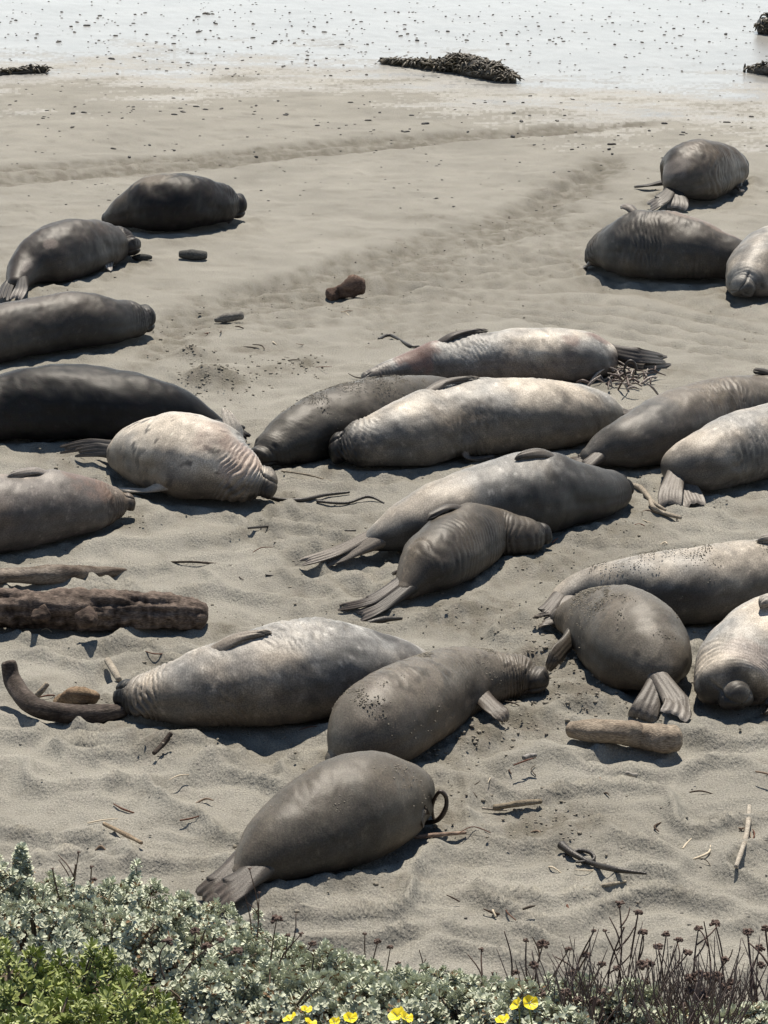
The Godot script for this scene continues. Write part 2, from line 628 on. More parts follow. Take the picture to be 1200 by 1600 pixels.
func seal(spec: Dictionary) -> void:
	var b: Body = spec.body
	var roll := deg_to_rad(spec.get("roll", 0.0))
	var back: Color = spec.back
	var belly: Color = spec.get("belly", back)
	var mott: float = spec.get("mott", 0.3)
	var sandy: float = spec.get("sandy", 0.0)
	var wr: float = spec.get("wr", 0.0)
	var neck: float = spec.get("neck", 0.5)
	var patches: Array = spec.get("patches", [])
	var face_dark: float = spec.get("face", 0.6)
	var face_len: float = spec.get("flen", 1.0)
	var roots := []
	for fl in spec.get("fore", []):
		if fl.path[0][0] == "s":
			roots.append([fl.path[0][1] * b.length, deg_to_rad(fl.path[0][2])])
	var sid: float = float(spec.seed) * 37.0
	var buf := Buf.new()
	var m := b.c.size()
	var muzzle := Color(0.011, 0.010, 0.010)
	var wet_sand := Color(0.24, 0.215, 0.175)
	# the pushed up root of each fore flipper
	for k in m:
		var c: Vector3 = b.c[k]
		var r: float = b.r[k]
		var s: float = b.s[k]
		var t := clampf(s / b.length, 0.0, 1.05)
		var q := b.length - s + (b.s[m - 1] - b.length)      # along-body distance from the nose tip
		var side: Vector3 = b.side[k]
		var up: Vector3 = b.up[k]
		var hs := clampf(b.r[b.hi] / 0.085, 0.6, 1.5)        # head scale
		for g in SEGS:
			var phi := TAU * g / SEGS
			if phi > PI:
				phi -= TAU
			var sec := section(phi)
			var beta := wrapf(phi - roll, -PI, PI)           # 0 along the back, PI along the belly
			var ab := absf(beta)
			var dir := side * sin(phi) + up * cos(phi)
			var p := c + side * (sec.x * r) + up * (sec.y * r)
			var disp := 0.0
			var grow := smoothstep(0.03, 0.16, r)
			# slack fat
			disp += r * 0.11 * n_mid.get_noise_3d(p.x * 3.2, p.y * 3.2 + sid, p.z * 3.2) * grow
			disp += r * 0.045 * n_mid.get_noise_3d(p.x * 12.0, p.y * 12.0 + sid, p.z * 12.0) * grow
			# folds round the neck and across the flank
			var warp := 0.10 * n_mid.get_noise_3d(p.x * 5.0 + sid, p.y * 5.0, p.z * 5.0)
			var fold := 0.0
			var nk := smoothstep(0.10, 0.18, q) * (1.0 - smoothstep(0.36, 0.55, q)) * neck
			if nk > 0.0:
				var f1 := sin((s + warp * 1.1) * TAU / 0.068)
				fold -= nk * 0.022 * (1.0 - pow(absf(f1), 0.6)) * 1.8 * clampf(0.5 + 1.4 * n_mid.get_noise_3d(p.x * 4.0, sid, p.z * 4.0), 0.1, 1.0)
			if wr > 0.0 and t > 0.08 and t < 0.82:
				var f2 := sin((s + warp * 1.8 + 0.03 * sin(phi * 2.0 + sid)) * TAU / 0.095)
				var msk := clampf(0.4 + 2.2 * n_mid.get_noise_3d(p.x * 2.4 + 9.0, p.y * 4.0 + sid, p.z * 2.4), 0.0, 1.0)
				fold -= wr * 0.030 * msk * (1.0 - pow(absf(f2), 0.5)) * smoothstep(0.08, 0.2, t) * (1.0 - smoothstep(0.66, 0.82, t))
			disp += fold
			for rt in roots:      # the shoulder swells where a fore flipper grows out
				var ds: float = (s - rt[0]) / 0.14
				var dphi: float = wrapf(phi - rt[1], -PI, PI) * r / 0.12
				disp += 0.035 * exp(-(ds * ds + dphi * dphi))
			# head: whisker pads, mouth, eyes, nostrils
			var dark := 0.0
			var hr: float = b.r[b.hi]
			if q < 4.2 * hr:
				var qq := q / hr
				var rr := maxf(r, 0.25 * hr) / hr
				disp += hr * 0.08 * exp(-pow((qq - 1.8) / 0.6, 2.0)) - hr * 0.06 * exp(-pow((qq - 3.0) / 0.6, 2.0))      # cranium, then the neck
				disp += hr * 0.16 * exp(-(pow((qq - 0.55) / 0.35, 2.0) + pow((ab - 1.05) / 0.55, 2.0)))          # whisker pads
				disp += hr * 0.20 * exp(-(pow((qq - 0.30) / 0.35, 2.0) + pow(ab / 0.55, 2.0)))                    # nose
				disp -= hr * 0.12 * exp(-(pow((qq - 1.15) / 0.30, 2.0) + pow(ab / 0.7, 2.0)))                    # stop between nose and brow
				disp += hr * 0.10 * exp(-(pow((qq - 0.5) / 0.4, 2.0) + pow((ab - PI) / 0.7, 2.0)))               # chin
				var ml := 1.85 + 0.30 * smoothstep(0.4, 1.6, qq)
				var mouth := exp(-pow((ab - ml) * rr / 0.10, 2.0)) * (1.0 - smoothstep(1.3, 1.7, qq))
				disp -= hr * 0.15 * mouth
				dark = maxf(dark, 0.9 * mouth)
				var eye := exp(-(pow((qq - 1.55) / 0.17, 2.0) + pow((ab - 0.85) * rr / 0.28, 2.0)))
				disp += hr * 0.10 * exp(-(pow((qq - 1.6) / 0.4, 2.0) + pow((ab - 0.85) * rr / 0.42, 2.0)))
				disp -= hr * 0.12 * eye
				dark = maxf(dark, eye)
				var nos := exp(-(pow((qq - 0.16) / 0.10, 2.0) + pow((ab - 0.40) * rr / 0.09, 2.0)))
				disp -= hr * 0.14 * nos
				dark = maxf(dark, nos)
				dark = maxf(dark, face_dark * (1.0 - smoothstep(0.8 * face_len, 1.8 * face_len, qq + 0.9 * n_mid.get_noise_3d(p.x * 14.0, p.y * 14.0, p.z * 14.0) + 0.25 * smoothstep(1.2, 2.4, ab))))
				# creases of the loose muzzle skin
				fold -= hr * 0.05 * (1.0 - pow(absf(sin((qq + warp * 6.0) * 7.0)), 0.6)) * (1.0 - smoothstep(1.2, 2.0, qq)) * smoothstep(0.3, 0.7, qq)
				disp += minf(0.0, -hr * 0.05 * (1.0 - pow(absf(sin((qq + warp * 6.0) * 7.0)), 0.6)) * (1.0 - smoothstep(1.2, 2.0, qq)) * smoothstep(0.3, 0.7, qq))
			# colour of the hide
			var vent := smoothstep(1.25, 2.1, ab + 0.45 * n_mott.get_noise_3d(p.x * 4.0 + sid, p.y * 4.0, p.z * 4.0))
			var col := back.lerp(belly, vent)
			var nz1 := n_mott.get_noise_3d(p.x * 5.0 + sid, p.y * 5.0, p.z * 5.0)
			var nz2 := n_mott.get_noise_3d(p.x * 17.0, p.y * 17.0 + sid, p.z * 17.0)
			var nz3 := n_fine.get_noise_3d(s * 5.0 + sid, phi * 9.0, p.y * 6.0)
			var nz4 := n_mott.get_noise_3d(p.x * 1.8 + sid, p.y * 1.8, p.z * 1.8)
			var lum := 1.0 + 0.45 * nz4 + 0.40 * nz1 + 0.30 * nz2 + 0.25 * nz3 + 0.6 * smoothstep(0.42, 0.5, n_mott.get_noise_3d(p.x * 22.0, p.y * 22.0 + sid, p.z * 22.0))
			var wm := clampf(0.5 + 1.6 * nz4 + 0.8 * nz1, 0.0, 1.0)
			col = Color(col.r * lum * lerpf(0.98, 1.08, wm), col.g * lum, col.b * lum * lerpf(1.02, 0.90, wm))
			if mott > 0.0:
				var sp := 0.55 * n_mott.get_noise_3d(s * 22.0 + phi * 3.0, phi * r * 9.0 + sid, t * 3.0) + 0.6 * n_mott.get_noise_3d(p.x * 11.0, p.y * 11.0 + sid, p.z * 11.0)
				var sm := smoothstep(0.24, 0.36, sp + 0.25 * nz1) * mott
				col = col.lerp(Color(0.05, 0.044, 0.04), sm)
			for pt in patches:     # [t, phi in degrees, size along, size round, colour, strength]
				var dt: float = (t - pt[0]) / pt[2]
				var dp: float = wrapf(phi - deg_to_rad(pt[1]), -PI, PI) / deg_to_rad(pt[3])
				var e := 1.0 - (dt * dt + dp * dp) + 0.9 * nz1 + 0.5 * nz2
				col = col.lerp(pt[4], smoothstep(-0.2, 0.6, e) * pt[5])
			if sandy > 0.0:
				var topness := smoothstep(0.1, 0.75, cos(phi) + 0.25 * nz1)
				var cl := n_cell.get_noise_3d(p.x * 30.0, p.y * 30.0, p.z * 30.0)
				var clump := smoothstep(0.25, 0.55, n_fine.get_noise_3d(p.x * 11.0, p.y * 11.0 + sid, p.z * 11.0) + 0.35 * nz1 + 0.12) * topness
				disp += sandy * clump * 0.014 * (0.6 + cl)
				col = col.lerp(wet_sand, sandy * topness * 0.55)
				col = col.lerp(Color(0.075, 0.064, 0.05), sandy * clump * 0.8)
			col = col.lerp(muzzle, dark)
			buf.v.append(p + dir * disp)
			buf.c.append(Color(maxf(col.r, 0.005), maxf(col.g, 0.005), maxf(col.b, 0.005)))
	var flipside: bool = (b.side[m / 2] as Vector3).cross(b.up[m / 2]).dot(b.t[m / 2]) > 0.0
	buf.grid(0, m, SEGS, true, flipside)
	# flippers
	for fl in spec.get("fore", []):
		var pts := []
		var nrm := []
		for a in fl.path:
			var res := anchor(b, a)
			pts.append(res[0])
			nrm.append(res[1])
		if fl.has("nrm"):
			for k in nrm.size():
				nrm[k] = fl.nrm
		var fc: Color = fl.get("col", Color(back.r * 0.75, back.g * 0.75, back.b * 0.75))
		flipper(buf, pts, nrm, fl.w, fl.get("thick", 0.045), fc, fl.get("tip", Color(fc.r * 0.6, fc.g * 0.6, fc.b * 0.6)), false, fl.get("mirror", 1.0), fl.path[1][0] == "s")
	for fl in spec.get("hind", []):
		var pts := []
		var nrm := []
		for a in fl.path:
			var res := anchor(b, a)
			pts.append(res[0])
			nrm.append(fl.get("nrm", Vector3(0, 1, 0.35).normalized()))
		var fc: Color = fl.get("col", Color(back.r * 0.6, back.g * 0.6, back.b * 0.6))
		flipper(buf, pts, nrm, fl.w, fl.get("thick", 0.065), fc, fl.get("tip", Color(fc.r * 1.7, fc.g * 1.6, fc.b * 1.5)), true)
	var o := top(buf.mesh(), "elephant_seal", M.slick if spec.get("slick", false) else M.fur)
	tag(o, spec.label, "seal", "elephant seals asleep on the beach")

# ["s", t, phi degrees, offset] on the hide; ["g", px, py, height above the sand] from the photograph; ["t", along, across, up] from the tail end
func anchor(b: Body, a: Array) -> Array:
	if a[0] == "s":
		var phi := deg_to_rad(a[2])
		var p := skin(b, a[1], phi, a[3])
		var p2 := skin(b, a[1], phi, a[3] + 0.1)
		return [p, (p2 - p).normalized()]
	if a[0] == "t":
		var p: Vector3 = b.c[b.lo]
		return [p - (b.t[b.lo] as Vector3) * float(a[1]) + (b.side[b.lo] as Vector3) * float(a[2]) + Vector3.UP * float(a[3]), Vector3.UP]
	var g := on_ground(a[1], a[2], a[3])
	return [g, Vector3.UP]

func seal_specs() -> Array:
	var g := Color(0.13, 0.113, 0.095)
	var pale := Color(0.40, 0.365, 0.32)
	var rust := Color(0.20, 0.10, 0.075)
	var out := []
	out.append({label = "dark brown seal with a dry tan patch on its back",
		pts = [[170, 341, 11], [186, 335, 22], [207, 328, 31], [240, 320, 42], [283, 317, 45], [318, 317, 39], [344, 318, 30], [360, 321, 20]],
		level = 0.4, back = Color(0.022, 0.019, 0.018), slick = true, mott = 0.1, neck = 0.3,
		patches = [[0.38, 10, 0.16, 28, Color(0.22, 0.19, 0.15), 0.8], [0.14, 40, 0.10, 34, Color(0.13, 0.11, 0.09), 0.6]],
		fore = [{path = [["s", 0.83, 85, -0.04], ["g", 356, 338, 0.12], ["g", 354, 350, 0.02]], w = [0.08, 0.09, 0.07], nrm = Vector3(0.3, 0.4, 1).normalized(), tip = Color(0.12, 0.1, 0.09)}],
		hind = [{path = [["t", -0.12, 0.0, 0.0], ["t", 0.12, 0.05, -0.05], ["t", 0.35, 0.07, -0.08]], w = [0.07, 0.07, 0.1]}]})
	out.append({label = "brown seal with a bald scar on its rump and a pale-nailed fore flipper",
		pts = [[26, 442, 13], [40, 419, 27], [70, 402, 41], [110, 388, 45], [143, 382, 39], [170, 381, 30], [189, 380, 24], [201, 384, 15]],
		back = Color(0.040, 0.034, 0.030), mott = 0.15, neck = 0.5,
		patches = [[0.30, 42, 0.035, 13, Color(0.26, 0.21, 0.18), 0.9], [0.10, 35, 0.06, 22, Color(0.24, 0.21, 0.19), 0.7]],
		fore = [{path = [["s", 0.80, 70, -0.04], ["g", 168, 408, 0.12], ["g", 170, 424, 0.02]], w = [0.07, 0.085, 0.08], nrm = Vector3(0.5, 0.5, 1).normalized(), tip = Color(0.5, 0.46, 0.42)}],
		hind = [{path = [["t", -0.12, 0.05, 0.0], ["g", 33, 452, 0.10], ["g", 22, 472, 0.04]], w = [0.07, 0.085, 0.10], tip = Color(0.4, 0.36, 0.32)}, {path = [["t", -0.12, -0.05, 0.0], ["g", 12, 447, 0.1], ["g", 3, 474, 0.04]], w = [0.07, 0.08, 0.09]}]})
	out.append({label = "dark brown seal with a black muzzle, between the scarred seal and the black seal",
		pts = [[-170, 552, 11], [-130, 545, 28], [-70, 534, 42], [0, 521, 44], [60, 510, 45], [120, 501, 45], [168, 502, 37], [198, 500, 30], [215, 499, 22]],
		level = 0.5, back = Color(0.036, 0.031, 0.027), mott = 0.1, neck = 0.4, face = 0.9,
		patches = [[0.5, 5, 0.25, 30, Color(0.12, 0.10, 0.085), 0.6]],
		hind = [{path = [["t", -0.12, 0.0, 0.0], ["t", 0.15, 0.05, -0.05], ["t", 0.4, 0.07, -0.08]], w = [0.07, 0.07, 0.1]}]})
	out.append({label = "glossy black seal lying behind the mottled belly-up seal, tail towards the sand mound",
		pts = [[347, 668, 10], [325, 659, 19], [300, 650, 29], [270, 643, 39], [225, 637, 48], [168, 632, 54], [112, 630, 56], [56, 632, 57], [0, 639, 50], [-60, 650, 44], [-110, 661, 35], [-150, 667, 26], [-172, 670, 15]],
		back = Color(0.016, 0.0155, 0.016), slick = true, mott = 0.05, neck = 0.2,
		fore = [{path = [["g", 30, 668, 0.12], ["g", 62, 682, 0.06], ["g", 98, 687, 0.02]], w = [0.10, 0.10, 0.05], nrm = Vector3(0.1, 1, 0.5).normalized()}],
		hind = [{path = [["t", -0.12, 0.0, 0.0], ["g", 366, 676, 0.08], ["g", 392, 688, 0.03]], w = [0.07, 0.07, 0.09]}, {path = [["t", -0.12, -0.06, 0.0], ["g", 364, 668, 0.10], ["g", 388, 674, 0.06]], w = [0.06, 0.07, 0.09]}]})
	out.append({label = "cream seal with dark mottles lying belly up, one fore flipper raised in the air",
		pts = [[182, 706, 13], [193, 706, 24], [216, 704, 41], [249, 706, 55], [289, 713, 63], [326, 724, 61], [358, 737, 50], [380, 746, 41], [394, 751, 33], [403, 753, 25]],
		roll = 165, level = 0.6, back = Color(0.115, 0.101, 0.086), belly = Color(0.517, 0.491, 0.449), mott = 0.75, neck = 0.9, face = 0.7, flen = 0.9,
		patches = [[0.9, 20, 0.09, 60, Color(0.30, 0.20, 0.165), 0.6], [0.75, 10, 0.06, 40, Color(0.33, 0.24, 0.2), 0.5]],
		fore = [{path = [["s", 0.80, -50, -0.06], ["g", 364, 668, 0.60], ["g", 351, 634, 0.74]], w = [0.10, 0.09, 0.08], nrm = Vector3(0.35, 0.3, 1).normalized(), thick = 0.06, col = Color(0.50, 0.455, 0.39), tip = Color(0.42, 0.38, 0.33)},
			{path = [["s", 0.70, 100, -0.06], ["g", 225, 766, 0.07], ["g", 182, 763, 0.02]], w = [0.09, 0.085, 0.05], col = Color(0.30, 0.27, 0.235), tip = Color(0.45, 0.42, 0.38)}],
		hind = [{path = [["t", -0.15, 0.06, 0.0], ["g", 150, 703, 0.14], ["g", 112, 709, 0.05]], w = [0.08, 0.07, 0.05], nrm = Vector3(-0.1, 0.6, 1).normalized(), col = Color(0.045, 0.039, 0.035)}, {path = [["t", -0.15, -0.04, 0.03], ["g", 140, 695, 0.16], ["g", 86, 705, 0.05]], w = [0.07, 0.06, 0.05], nrm = Vector3(-0.1, 0.6, 1).normalized(), col = Color(0.06, 0.052, 0.046)}]})
	out.append({label = "grey belly-up seal with rust-stained throat and wrinkled muzzle, beyond the bleached log",
		pts = [[-270, 836, 10], [-235, 832, 22], [-185, 828, 38], [-120, 820, 50], [-60, 813, 56], [0, 805, 57], [56, 797, 54], [110, 792, 47], [150, 788, 36], [177, 786, 25], [194, 785, 14]],
		roll = 150, back = Color(0.115, 0.097, 0.085), belly = Color(0.255, 0.224, 0.198), mott = 0.3, neck = 0.8, face = 0.6,
		patches = [[0.86, 10, 0.10, 60, Color(0.21, 0.135, 0.105), 0.7]],
		fore = [{path = [["s", 0.745, -8, -0.06], ["s", 0.68, -8, 0.034], ["s", 0.57, 4, 0.018]], w = [0.085, 0.08, 0.05], col = Color(0.26, 0.23, 0.205)}],
		hind = [{path = [["t", -0.12, 0.0, 0.0], ["t", 0.15, 0.05, -0.05], ["t", 0.4, 0.07, -0.08]], w = [0.07, 0.07, 0.1]}]})
	out.append({label = "dark sand-dusted seal lying on its belly behind the pale wrinkled seal, head on the sand",
		pts = [[735, 612, 10], [705, 616, 22], [660, 623, 34], [605, 634, 45], [552, 648, 49], [500, 665, 47], [455, 685, 40], [427, 701, 29], [412, 711, 18]],
		level = 0.5, back = Color(0.036, 0.032, 0.027), mott = 0.1, sandy = 0.55, neck = 0.3})
	out.append({label = "pale seal with rust-red stains on belly and throat, dark hind flippers beside the kelp tangle",
		pts = [[955, 557, 13], [944, 557, 23], [920, 556, 36], [890, 556, 42], [830, 557, 42], [780, 559, 40], [730, 562, 36], [686, 567, 30], [645, 572, 22], [612, 578, 16], [588, 585, 12], [574, 589, 8]],
		roll = 160, back = Color(0.144, 0.122, 0.108), belly = Color(0.465, 0.442, 0.404), mott = 0.35, wr = 0.6, neck = 0.5,
		patches = [[0.80, 20, 0.11, 80, rust, 0.75], [0.15, 20, 0.05, 25, rust, 0.6], [0.25, 40, 0.03, 25, rust, 0.55], [0.95, 0, 0.06, 90, Color(0.1, 0.085, 0.075), 0.7]],
		fore = [{path = [["s", 0.74, 5, -0.06], ["s", 0.66, -8, 0.034], ["s", 0.52, -12, 0.018]], w = [0.09, 0.08, 0.045], col = Color(0.085, 0.072, 0.062)}],
		hind = [{path = [["t", -0.14, 0.05, 0.02], ["g", 1003, 565, 0.12], ["g", 1052, 563, 0.02]], w = [0.10, 0.10, 0.075], nrm = Vector3(0, 0.7, 1).normalized(), col = Color(0.055, 0.047, 0.042)}, {path = [["t", -0.14, -0.05, 0.06], ["g", 1000, 556, 0.2], ["g", 1044, 562, 0.05]], w = [0.09, 0.09, 0.07], nrm = Vector3(0, 0.7, 1).normalized(), col = Color(0.055, 0.047, 0.042)}]})
	out.append({label = "pale grey wrinkled seal on its side, dark muzzle resting against the dusty dark seal",
		pts = [[962, 645, 14], [930, 645, 34], [880, 646, 48], [820, 650, 55], [760, 653, 57], [700, 661, 56], [650, 674, 53], [607, 685, 46], [572, 693, 38], [554, 696, 32], [543, 698, 24]],
		roll = 150, level = 0.6, back = Color(0.144, 0.130, 0.112), belly = Color(0.422, 0.401, 0.366), mott = 0.3, wr = 1.0, neck = 0.8, face = 0.95, flen = 1.5,
		fore = [{path = [["s", 0.75, -5, -0.06], ["s", 0.66, -10, 0.034], ["s", 0.53, -8, 0.018]], w = [0.085, 0.08, 0.045], col = Color(0.15, 0.13, 0.11)}, {path = [["s", 0.66, 108, -0.06], ["g", 735, 716, 0.04], ["g", 778, 713, 0.02]], w = [0.08, 0.07, 0.04], col = Color(0.15, 0.13, 0.115)}],
		hind = [{path = [["t", -0.12, -0.03, 0.02], ["g", 985, 645, 0.15], ["g", 1008, 640, 0.08]], w = [0.07, 0.08, 0.08], col = Color(0.12, 0.105, 0.09)}, {path = [["t", -0.12, 0.04, 0.0], ["g", 975, 660, 0.08], ["g", 990, 662, 0.03]], w = [0.06, 0.06, 0.05], col = Color(0.2, 0.15, 0.13)}]})
	out.append({label = "plain grey seal, its tail beyond the long grey seal's nose, beside the ribbed seal",
		pts = [[921, 714, 15], [941, 704, 26], [972, 695, 38], [1016, 679, 47], [1058, 663, 50], [1100, 650, 50], [1143, 640, 47], [1186, 632, 42], [1225, 624, 36], [1260, 618, 29], [1285, 615, 18]],
		back = Color(0.060, 0.055, 0.050), belly = Color(0.13, 0.12, 0.107), roll = 140, mott = 0.12, wr = 0.9, neck = 0.4,
		fore = [{path = [["s", 0.80, 0, -0.06], ["s", 0.76, -10, 0.034], ["s", 0.70, -15, 0.06]], w = [0.085, 0.08, 0.05], col = Color(0.07, 0.06, 0.05)}],
		hind = [{path = [["t", -0.14, 0.05, 0.0], ["g", 912, 728, 0.07], ["g", 893, 732, 0.03]], w = [0.08, 0.07, 0.08], col = Color(0.10, 0.086, 0.073)}, {path = [["t", -0.14, -0.05, 0.0], ["g", 905, 718, 0.10], ["g", 884, 722, 0.03]], w = [0.08, 0.07, 0.08], col = Color(0.10, 0.086, 0.073)}]})
	out.append({label = "cream-backed ribbed seal, hind flippers laid on the sand by the white bent stick",
		pts = [[1050, 727, 15], [1060, 726, 27], [1078, 725, 39], [1109, 718, 48], [1143, 705, 52], [1180, 694, 54], [1220, 685, 53], [1260, 677, 48], [1300, 668, 40], [1335, 662, 28], [1355, 660, 16]],
		roll = 150, back = Color(0.10, 0.092, 0.083), belly = Color(0.388, 0.368, 0.337), mott = 0.25, wr = 1.2, neck = 0.4,
		hind = [{path = [["t", -0.20, 0.0, 0.03], ["g", 1049, 765, 0.12], ["g", 1047, 796, 0.02]], w = [0.09, 0.11, 0.13], nrm = Vector3(-0.2, 0.6, 1).normalized(), col = Color(0.15, 0.13, 0.11), tip = Color(0.26, 0.23, 0.2)}, {path = [["t", -0.22, 0.05, 0.02], ["g", 1074, 765, 0.12], ["g", 1088, 796, 0.02]], w = [0.09, 0.11, 0.14], nrm = Vector3(0.1, 0.6, 1).normalized(), col = Color(0.15, 0.13, 0.11), tip = Color(0.26, 0.23, 0.2)}]})
	out.append({label = "long grey seal, fore flipper folded over its chest, nose touching the white bent stick",
		pts = [[578, 846, 15], [600, 837, 25], [640, 821, 40], [690, 806, 51], [740, 791, 57], [790, 778, 61], [840, 770, 60], [888, 769, 50], [926, 769, 41], [950, 766, 32], [963, 761, 20]],
		roll = 150, back = Color(0.040, 0.037, 0.034), belly = Color(0.323, 0.307, 0.281), mott = 0.08, neck = 0.5, face = 0.9,
		patches = [[0.86, 60, 0.28, 110, Color(0.022, 0.02, 0.018), 0.85]],
		fore = [{path = [["s", 0.70, 2, -0.06], ["s", 0.63, 4, 0.03], ["s", 0.52, 8, 0.02]], w = [0.09, 0.085, 0.05], col = Color(0.12, 0.103, 0.086), tip = Color(0.07, 0.06, 0.05)}],
		hind = [{path = [["t", -0.18, 0.06, 0.0], ["g", 530, 872, 0.08], ["g", 483, 889, 0.02]], w = [0.09, 0.07, 0.07], col = Color(0.15, 0.128, 0.107), tip = Color(0.3, 0.265, 0.23)}, {path = [["t", -0.18, -0.05, 0.02], ["g", 520, 864, 0.12], ["g", 462, 882, 0.03]], w = [0.08, 0.065, 0.06], col = Color(0.17, 0.145, 0.12), tip = Color(0.3, 0.265, 0.23)}]})
	out.append({label = "small brown young seal curled against the long grey seal, chin on the sand",
		pts = [[633, 923, 15], [646, 907, 27], [667, 887, 42], [692, 866, 49], [724, 843, 48], [750, 832, 43], [775, 831, 37], [800, 835, 33], [823, 836, 28], [838, 834, 18]],
		roll = 110, back = Color(0.045, 0.039, 0.033), belly = Color(0.11, 0.097, 0.08), mott = 0.2, sandy = 0.15, wr = 0.5, neck = 0.9, face = 0.8,
		fore = [{path = [["s", 0.60, -6, -0.06], ["s", 0.50, -22, 0.034], ["s", 0.36, -40, 0.034]], w = [0.07, 0.07, 0.045], col = Color(0.08, 0.067, 0.055)}, {path = [["s", 0.3, -95, -0.06], ["g", 628, 889, 0.06], ["g", 613, 897, 0.02]], w = [0.06, 0.06, 0.045], col = Color(0.12, 0.1, 0.085)}],
		hind = [{path = [["t", -0.12, 0.05, 0.0], ["g", 592, 950, 0.07], ["g", 556, 966, 0.02]], w = [0.075, 0.07, 0.09], tip = Color(0.2, 0.17, 0.15)}, {path = [["t", -0.12, -0.05, 0.0], ["g", 575, 940, 0.10], ["g", 522, 951, 0.02]], w = [0.075, 0.06, 0.05], col = Color(0.06, 0.05, 0.043)}]})
	out.append({label = "pale-backed sand-spattered seal lying behind the two seals by the front log",
		pts = [[866, 946, 14], [883, 934, 22], [915, 922, 31], [962, 918, 43], [1015, 917, 53], [1073, 915, 58], [1137, 906, 55], [1200, 895, 51], [1250, 888, 46], [1300, 880, 38], [1335, 876, 28], [1355, 874, 16]],
		roll = 150, back = Color(0.075, 0.068, 0.06), belly = Color(0.397, 0.377, 0.344), mott = 0.1, sandy = 0.4, neck = 0.3,
		fore = [{path = [["s", 0.72, 6, -0.06], ["s", 0.67, 4, 0.034], ["s", 0.58, 2, 0.018]], w = [0.085, 0.08, 0.05], col = Color(0.33, 0.3, 0.26)}],
		hind = [{path = [["t", -0.14, 0.06, 0.0], ["g", 858, 968, 0.10], ["g", 846, 974, 0.03]], w = [0.085, 0.08, 0.08], col = Color(0.16, 0.14, 0.12)}, {path = [["t", -0.14, -0.04, 0.02], ["g", 850, 958, 0.12], ["g", 840, 962, 0.04]], w = [0.08, 0.07, 0.07], col = Color(0.11, 0.095, 0.08)}]})
	out.append({label = "sand-covered brown seal seen from behind, both hind flippers just above the front log",
		pts = [[1036, 1076, 17], [1031, 1060, 36], [1018, 1034, 57], [998, 1006, 68], [970, 984, 64], [940, 970, 52], [912, 964, 38], [892, 964, 26], [879, 966, 16]],
		level = 0.0, back = Color(0.088, 0.073, 0.056), mott = 0.05, sandy = 0.75, neck = 0.3,
		patches = [[0.06, 20, 0.09, 34, Color(0.22, 0.2, 0.17), 0.4]],
		fore = [{path = [["s", 0.72, 105, -0.08], ["g", 866, 1030, 0.12], ["g", 855, 1050, 0.02]], w = [0.08, 0.075, 0.05], nrm = Vector3(0.6, 0.5, 1).normalized(), tip = Color(0.25, 0.22, 0.19)}],
		hind = [{path = [["t", -0.14, -0.07, 0.05], ["g", 1011, 1104, 0.09], ["g", 1001, 1130, 0.02]], w = [0.07, 0.10, 0.14], nrm = Vector3(-0.1, 0.7, 1).normalized(), col = Color(0.11, 0.095, 0.08), tip = Color(0.30, 0.27, 0.24)}, {path = [["t", -0.14, 0.07, 0.05], ["g", 1057, 1098, 0.09], ["g", 1049, 1124, 0.02]], w = [0.07, 0.10, 0.14], nrm = Vector3(0.1, 0.7, 1).normalized(), col = Color(0.14, 0.122, 0.103), tip = Color(0.32, 0.29, 0.26)}]})
	out.append({label = "cream seal on its back with its dark face towards the front log",
		pts = [[1330, 962, 14], [1305, 964, 30], [1268, 972, 48], [1228, 988, 60], [1194, 1008, 66], [1168, 1028, 65], [1152, 1047, 59], [1145, 1062, 52], [1142, 1074, 40], [1147, 1082, 23]],
		roll = 175, back = Color(0.158, 0.140, 0.119), belly = Color(0.465, 0.442, 0.404), mott = 0.12, neck = 0.9, face = 0.9, flen = 1.5,
		patches = [[0.90, 30, 0.06, 60, Color(0.36, 0.28, 0.235), 0.5]],
		fore = [{path = [["s", 0.62, 12, -0.06], ["s", 0.68, 6, 0.07], ["s", 0.72, 2, 0.034]], w = [0.10, 0.085, 0.035], col = Color(0.36, 0.325, 0.28), tip = Color(0.3, 0.27, 0.23)}, {path = [["s", 0.70, 100, -0.06], ["g", 1205, 1105, 0.06], ["g", 1192, 1112, 0.02]], w = [0.08, 0.07, 0.05], col = Color(0.1, 0.085, 0.07)}]})
	out.append({label = "pale belly-up seal with a dark scabbed patch, muzzle against the curved driftwood",
		pts = [[668, 1034, 13], [640, 1036, 31], [600, 1038, 48], [550, 1041, 63], [490, 1045, 74], [430, 1055, 74], [370, 1067, 67], [310, 1078, 57], [256, 1084, 45], [222, 1086, 33], [204, 1084, 21]],
		roll = 160, back = Color(0.137, 0.121, 0.102), belly = Color(0.406, 0.385, 0.352), mott = 0.35, wr = 1.0, neck = 1.0, face = 1.0, flen = 1.6,
		patches = [[0.22, 12, 0.05, 20, Color(0.055, 0.047, 0.042), 0.85], [0.15, 40, 0.07, 30, Color(0.07, 0.06, 0.054), 0.6]],
		fore = [{path = [["s", 0.76, 0, -0.06], ["s", 0.67, 6, 0.034], ["s", 0.555, 14, 0.018]], w = [0.085, 0.08, 0.045], col = Color(0.29, 0.25, 0.205), tip = Color(0.22, 0.185, 0.15)}]})
